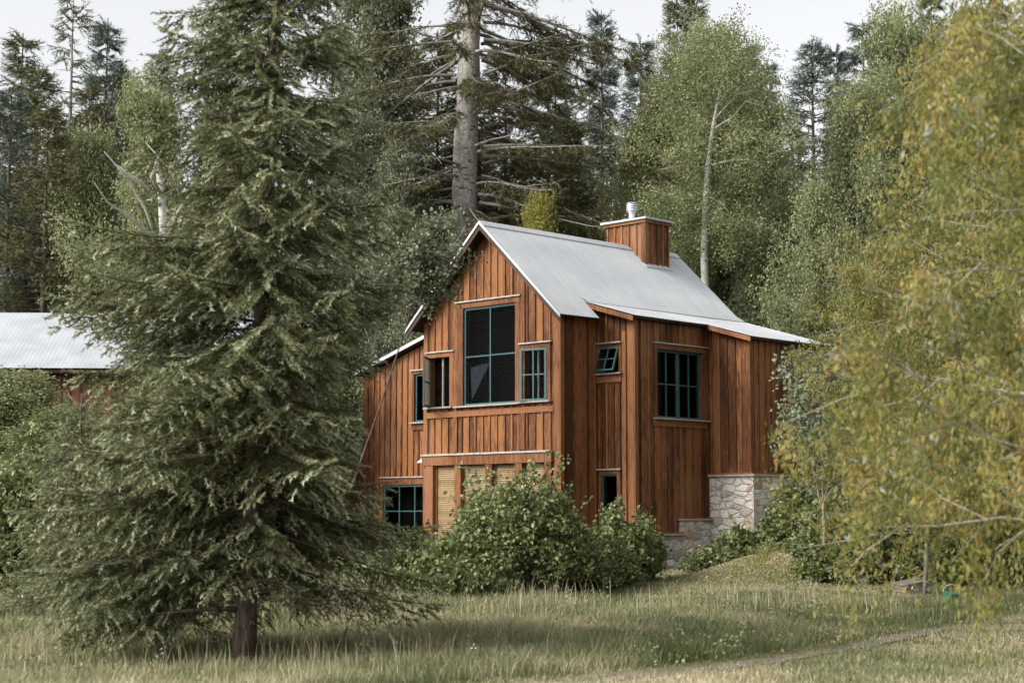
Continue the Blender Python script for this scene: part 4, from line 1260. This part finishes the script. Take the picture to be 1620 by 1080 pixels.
# ---- shrubs
def shrub(px, Y, rx, rz_, h, n, label, mat='bush', seed=1, size=.08, per=9, name="shrub", low=.0, group="shrubs round the house", sprigs=0, flat=1.0):
    """many stems fan out from the base, leafy over their outer half"""
    g = np.random.RandomState(seed); W1 = MB(); t0 = []; t1 = []
    for i in range(n):
        az = g.rand() * 6.283; rad = math.sqrt(g.rand())
        tipx, tipy = math.cos(az) * rad * rx, math.sin(az) * rad * rz_
        lump = .55 + .8 * vnoise(tipx * 1.0 + seed * 3, tipy * 1.0, .7)
        th = h * math.sqrt(max(.06, 1 - rad ** 2 * .93)) * lump * (low + (1 - low) * (.3 + .7 * g.rand() ** .45))
        if i < sprigs: th *= 1.05 + .42 * g.rand()
        b = np.array([tipx * .25 + g.randn() * .08, tipy * .25 + g.randn() * .08, 0]); tip = np.array([tipx, tipy, th])
        mid = (b + tip) / 2 + np.array([-tipx * .12, -tipy * .12, th * .14])
        if i % 2 == 0: W1.tube([b, mid, tip], [.014, .009, .004], 3, cap=False)
        for k in range(6):
            u = .42 + .58 * (k + g.rand()) / 6
            q = (1 - u) ** 2 * b + 2 * u * (1 - u) * mid + u * u * tip
            t0.append(q); dd = (tip - mid); dd /= np.linalg.norm(dd) + 1e-6
            t1.append(dd * .1 + g.randn(3) * .09)
    T1, V1 = leaves_on(g, np.array(t0), np.array(t1), per, size, .035, .25, lp)
    g0 = ground_at(px, Y)
    return plant(name, tuple(g0 + [0, 0, -.03]), tri_mesh("foliage", T1, V1, M[mat]), W1.mesh("stems", M['twig'], True), label, "shrub", group, 0, (1, 1, 1), "stems", "foliage")
shrub(830, 28.4, 1.4, 1.2, 1.95, 600, "large rounded leafy shrub in front of the wooden shutters", seed=1, sprigs=90, size=.074)
shrub(735, 27.2, .85, .8, 1.05, 380, "lower leafy shrub at the left foot of the large rounded shrub", seed=2, sprigs=10)
shrub(655, 28.0, .95, .8, .85, 320, "low green shrub between the large spruce and the stone base of the house", seed=3, sprigs=10)
shrub(985, 30.8, .6, .5, 1.5, 62, "upright shrub before the narrow dark window near the house corner", seed=4, sprigs=60, size=.085)
shrub(790, 30.6, .95, .7, 1.95, 300, "pale tipped bush rising against the shutters", mat='aspen', seed=14, sprigs=80)
shrub(940, 29.6, .8, .8, .95, 240, "lower right flank bush with paler leaves beside the large rounded shrub", mat="bush", seed=21, sprigs=50)
shrub(1015, 31.5, .42, .4, 1.1, 90, "small thin sprig of leaves at the end of the shrubbery by the stone step", seed=5, size=.07)
shrub(1180, 33.4, .80, .6, .80, 260, "broad leaved low shrub against the high stone foundation", seed=6, size=.11)
shrub(1262, 33.0, .75, .8, 1.45, 330, "dark shrub at the right corner of the stone foundation", mat='bush', seed=7)
shrub(1340, 32.0, 1.0, .9, 1.75, 460, "tall dark green shrub right of the stone foundation", mat='bush', seed=8)
shrub(1305, 30.6, .6, .5, .7, 180, "low shrub with bright leaves behind the straw coloured mound", seed=9, size=.10)
shrub(1440, 31.0, 1.2, .9, 1.6, 480, "wide dark shrub under the turning foreground tree", mat='bush', seed=10)
shrub(1580, 30.0, 1.3, .9, 1.7, 480, "wide dark shrub at the right edge of the meadow", mat='bush', seed=12)
shrub(40, 27.0, 1.4, 1.0, 2.3, 560, "dark green shrub at the left edge in front of the long cabin", mat='bush', seed=13)
shrub(1120, 32.5, .5, .4, .32, 90, "knee high weeds at the foot of the stone steps", mat='bush', seed=15, size=.07)

# ---- the turning tree of the right foreground
rng = np.random.RandomState(71)
wl = leaf_protos(rng, .17, .3)       # narrow leaves
def turning(seed, H, n1, spread, per, size, tr, lv=(9, 6), first=.145, jit=.045, hang=1.1, elev_=22, twig_l=.32, sx=1):
    g = np.random.RandomState(seed); W1 = MB()
    t0, t1 = grow_limbs(g, (0, 0, 0), H, tr, n1, lambda f: spread * (.88 + .12 * f - .62 * f * f), elev_, W1, lv, .4, first=first, up=-.03, twig_l=twig_l)
    t1 *= .8; t1[:, 2] -= .30
    T1, V1 = leaves_on(g, t0, t1, per, size, jit, hang, wl)
    return T1, V1, W1
T1, V1, W1 = turning(1, 6.8, 70, 2.5, 50, .052, .05)
g0 = ground_at(1975, 11.2)
print("turning", len(T1))
plant("turning_tree", tuple(g0), tri_mesh("crown", T1, V1, M['cherry']), W1.mesh("trunk", M['twig'], True), "near tree with narrow hanging green, yellow and orange leaves covering the right side", "tree")
T1, V1, W1 = turning(2, 7.4, 70, 2.9, 46, .062, .05)
tm2, tw2 = tri_mesh("crown", T1, V1, M['cherry']), W1.mesh("trunk", M['twig'], True)
plant("turning_tree", tuple(ground_at(1455, 27.5)), tm2, tw2, "farther yellow green drooping tree beside the silvery sapling at the house's right end", "tree", None, 2.2, (.80, .80, .72))
plant("turning_tree", tuple(ground_at(1665, 21.0)), tm2, tw2, "yellow green tree with drooping leaves standing behind the near turning tree", "tree")

# ================================================================== GRASS
rng = np.random.RandomState(101)
def blades(n, region, hfn, wdt, vfn, bend=.6):
    y = np.sqrt(rng.rand(n) * (region[1] ** 2 - region[0] ** 2) + region[0] ** 2)
    x = (rng.rand(n) - .5) * 2 * (y * .315 + .4)
    dens, h = hfn(x, y)
    k = rng.rand(n) < dens; x, y, h = x[k], y[k], h[k]; n = len(x)
    z = gz(x, y) - .01
    h = h * (.5 + .8 * rng.rand(n))
    az = rng.rand(n) * 6.283; b = bend * (.3 + rng.rand(n)) * h
    wv = wdt * (.6 + .8 * rng.rand(n)) * (.5 + .5 * np.clip(y / 24, .6, 1.6))
    a2 = rng.rand(n) * 6.283
    sx, sy = np.cos(a2) * wv / 2, np.sin(a2) * wv / 2
    p0 = np.stack([x - sx, y - sy, z], 1); p1 = np.stack([x + sx, y + sy, z], 1)
    mx, my = x + np.cos(az) * b * .35, y + np.sin(az) * b * .35
    q0 = np.stack([mx - sx * .8, my - sy * .8, z + h * .6], 1); q1 = np.stack([mx + sx * .8, my + sy * .8, z + h * .6], 1)
    t = np.stack([x + np.cos(az) * b, y + np.sin(az) * b, z + h * .98], 1)
    T = np.stack([np.stack([p0, p1, q1], 1), np.stack([p0, q1, q0], 1), np.stack([q0, q1, t], 1)], 1).reshape(-1, 3, 3).astype(np.float32)
    v = np.clip(vfn(x, y) + rng.randn(n) * .21, 0, 1)
    return T, np.repeat(v, 3)
def pathd(x, y): return np.abs(y - np.interp(x, TKX, TKY)) * .8
def near_side(x, y): return y < np.interp(x, TKX, TKY)
def g_h(x, y):
    d = np.ones_like(x); n1_ = fbm(x, y, 1.6)
    h = .06 + .16 * np.clip(n1_ * 1.9 - .5, 0, 1) + .05 * rng.rand(len(x))
    mnd = np.exp(-(((x - MOUND[0]) / 1.6) ** 2 + ((y - 31.5) / 1.9) ** 2))
    h = np.where(mnd > .2, .085, h)
    h = np.where(near_side(x, y), .05 + .06 * n1_, h)
    rt = (x > .5) & (y > 20)
    h = np.where(rt, h * .7, h); h = np.where((y > 26) & (x > 1.5), h * .6, h)
    pd = pathd(x, y)
    d = np.where(pd < .45, .38 + .6 * np.clip(n1_ * 3 - 1.1, 0, 1), d); h = np.where(pd < .55, .05, h)
    hx = (x - HOUSE_X) * math.cos(-HOUSE_R) - (y - HOUSE_Y) * math.sin(-HOUSE_R); hy = (x - HOUSE_X) * math.sin(-HOUSE_R) + (y - HOUSE_Y) * math.cos(-HOUSE_R)
    inside = (hx < .95) & (hx > -7.4) & (hy > .0)
    d = np.where(inside, 0, d)
    return d, h
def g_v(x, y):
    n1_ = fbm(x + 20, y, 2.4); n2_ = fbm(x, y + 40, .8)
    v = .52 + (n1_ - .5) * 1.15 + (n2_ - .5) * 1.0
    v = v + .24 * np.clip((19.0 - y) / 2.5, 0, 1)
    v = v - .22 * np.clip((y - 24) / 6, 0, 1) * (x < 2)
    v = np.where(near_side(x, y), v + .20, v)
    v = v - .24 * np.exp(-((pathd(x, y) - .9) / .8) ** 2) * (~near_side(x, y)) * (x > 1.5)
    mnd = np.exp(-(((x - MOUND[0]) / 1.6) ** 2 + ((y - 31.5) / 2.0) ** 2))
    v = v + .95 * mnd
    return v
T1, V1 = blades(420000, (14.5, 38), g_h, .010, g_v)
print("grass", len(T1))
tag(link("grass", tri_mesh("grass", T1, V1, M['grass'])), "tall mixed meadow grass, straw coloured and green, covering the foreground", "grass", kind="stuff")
# seed stalks
def s_h(x, y):
    d, h = g_h(x, y); n1_ = fbm(x + 5, y + 5, 1.3)
    ok = (~near_side(x, y)) & (pathd(x, y) > .7) & (h > .1)
    return d * ok * np.clip(n1_ * 2.4 - 1.0, 0, 1), .26 + .22 * n1_
T1, V1 = blades(26000, (15, 31), s_h, .007, lambda x, y: .86 + 0 * x, .25)
tag(link("seed_stalks", tri_mesh("seed_stalks", T1, V1, M['grass'])), "thin straw coloured seed stalks standing above the meadow grass", "grass", kind="stuff")
# clumps of weeds, flowers
g = np.random.RandomState(7)
n = 60
y = np.sqrt(g.rand(n) * (31 ** 2 - 16.5 ** 2) + 16.5 ** 2); x = (g.rand(n) - .5) * .62 * y
k = (~near_side(x, y)) & (pathd(x, y) > .8) & (fbm(x, y + 11, 1.8) > .5); x = x[k]; y = y[k]
cc = np.stack([x, y, gz(x, y) + .22 + .22 * g.rand(len(x))], 1)
cc = np.repeat(cc, 9, 0) + g.randn(len(cc) * 9, 3) * .022
dd = g.randn(len(cc), 3); 
T1 = orient(lp, cc, dd, .022 * (.7 + .6 * g.rand(len(cc))), g)
tag(link("white_flowers", tri_mesh("white_flowers", T1, np.repeat(g.rand(len(cc)), len(lp)), M['flower'])), "tiny white flower heads scattered through the meadow grass", "flowers", kind="stuff")
n = 1100
y = np.sqrt(g.rand(n) * (33 ** 2 - 15 ** 2) + 15 ** 2); x = (g.rand(n) - .5) * .63 * y
k = (~near_side(x, y)) & (fbm(x + 9, y + 1, 1.2) > .52); x = x[k]; y = y[k]
c0 = np.stack([x, y, gz(x, y) + .02], 1); m_ = 14
c1 = np.repeat(c0, m_, 0); c1[:, 2] += g.rand(len(c1)) * .26; c1 += g.randn(len(c1), 3) * [.05, .05, .01]
d1 = g.randn(len(c1), 3); d1[:, 2] = .3 + .5 * g.rand(len(c1))
T1 = orient(lp, c1, d1, .042 * (.6 + .7 * g.rand(len(c1))), g)
tag(link("meadow_weeds", tri_mesh("meadow_weeds", T1, np.repeat(np.clip(g.rand(len(c1)), 0, 1), len(lp)), M['aspen'])), "leafy weeds mixed into the meadow grass", "weeds", kind="stuff")

# ================================================================== SMALL THINGS IN THE GRASS
g0 = ground_at(1438, 28.5)
mb = MB()
for i in range(3): mb.box(-.27, .27, -.18, -.16, .02 + i * .062, .07 + i * .062)
for i in range(3): mb.box(.25, .27, -.158, .18, .02 + i * .062, .07 + i * .062); mb.box(-.27, -.25, -.158, .18, .02 + i * .062, .07 + i * .062)
mb.box(-.248, .248, .16, .18, .02, .2); mb.box(-.29, .29, -.2, .2, .205, .225)
bxo = mb.build("wooden_box", M['gray_wood'], loc=tuple(g0)); bxo.rotation_euler = (R(3), R(-8), R(24))
tag(bxo, "low weathered slatted box lying in the grass under the turning tree", "box")
g0 = ground_at(1493, 26.5)
mb = MB()
mb.tube([(0, 0, .0), (0, 0, .03), (0, 0, .22), (0, 0, .23), (0, 0, .25)], [.085, .09, .115, .125, .125], 18, .5)
bk = mb.build("plastic_bucket", M['teal_plastic'], smooth=False, loc=tuple(g0 - [0, 0, .07]))
mb = MB(); mb.tube([(.125 * math.cos(t), 0.01, .24 + .13 * math.sin(t)) for t in np.linspace(0, math.pi, 9)], [.005] * 9, 5, .5)
mb.build("handle", M['white'], bk)
bk.rotation_euler = (R(6), R(10), 0)
tag(bk, "small teal green plastic bucket half hidden in grass at the right", "bucket")
g0 = ground_at(1357, 30.4)
W_ = MB(); gr = random.Random(2)
ring = 9
for lv in range(5):
    pass
pts = [(0, 0, .0), (.01, 0, .04), (.0, .01, .09), (-.02, 0, .13), (-.03, 0, .145)]
W_.tube(pts, [.10, .13, .115, .06, .015], 9, .5)
for i, v in enumerate(W_.v): W_.v[i] = (v[0] * gr.uniform(1.1, 1.5), v[1] * gr.uniform(.8, 1.1), v[2] * gr.uniform(.85, 1.15))
tag(W_.build("rock", M['rock'], smooth=False, loc=tuple(g0)), "small pale rock at the foot of the dark shrubs", "rock")
# big dead grey tree base beside the spruce trunk: dark stump lump
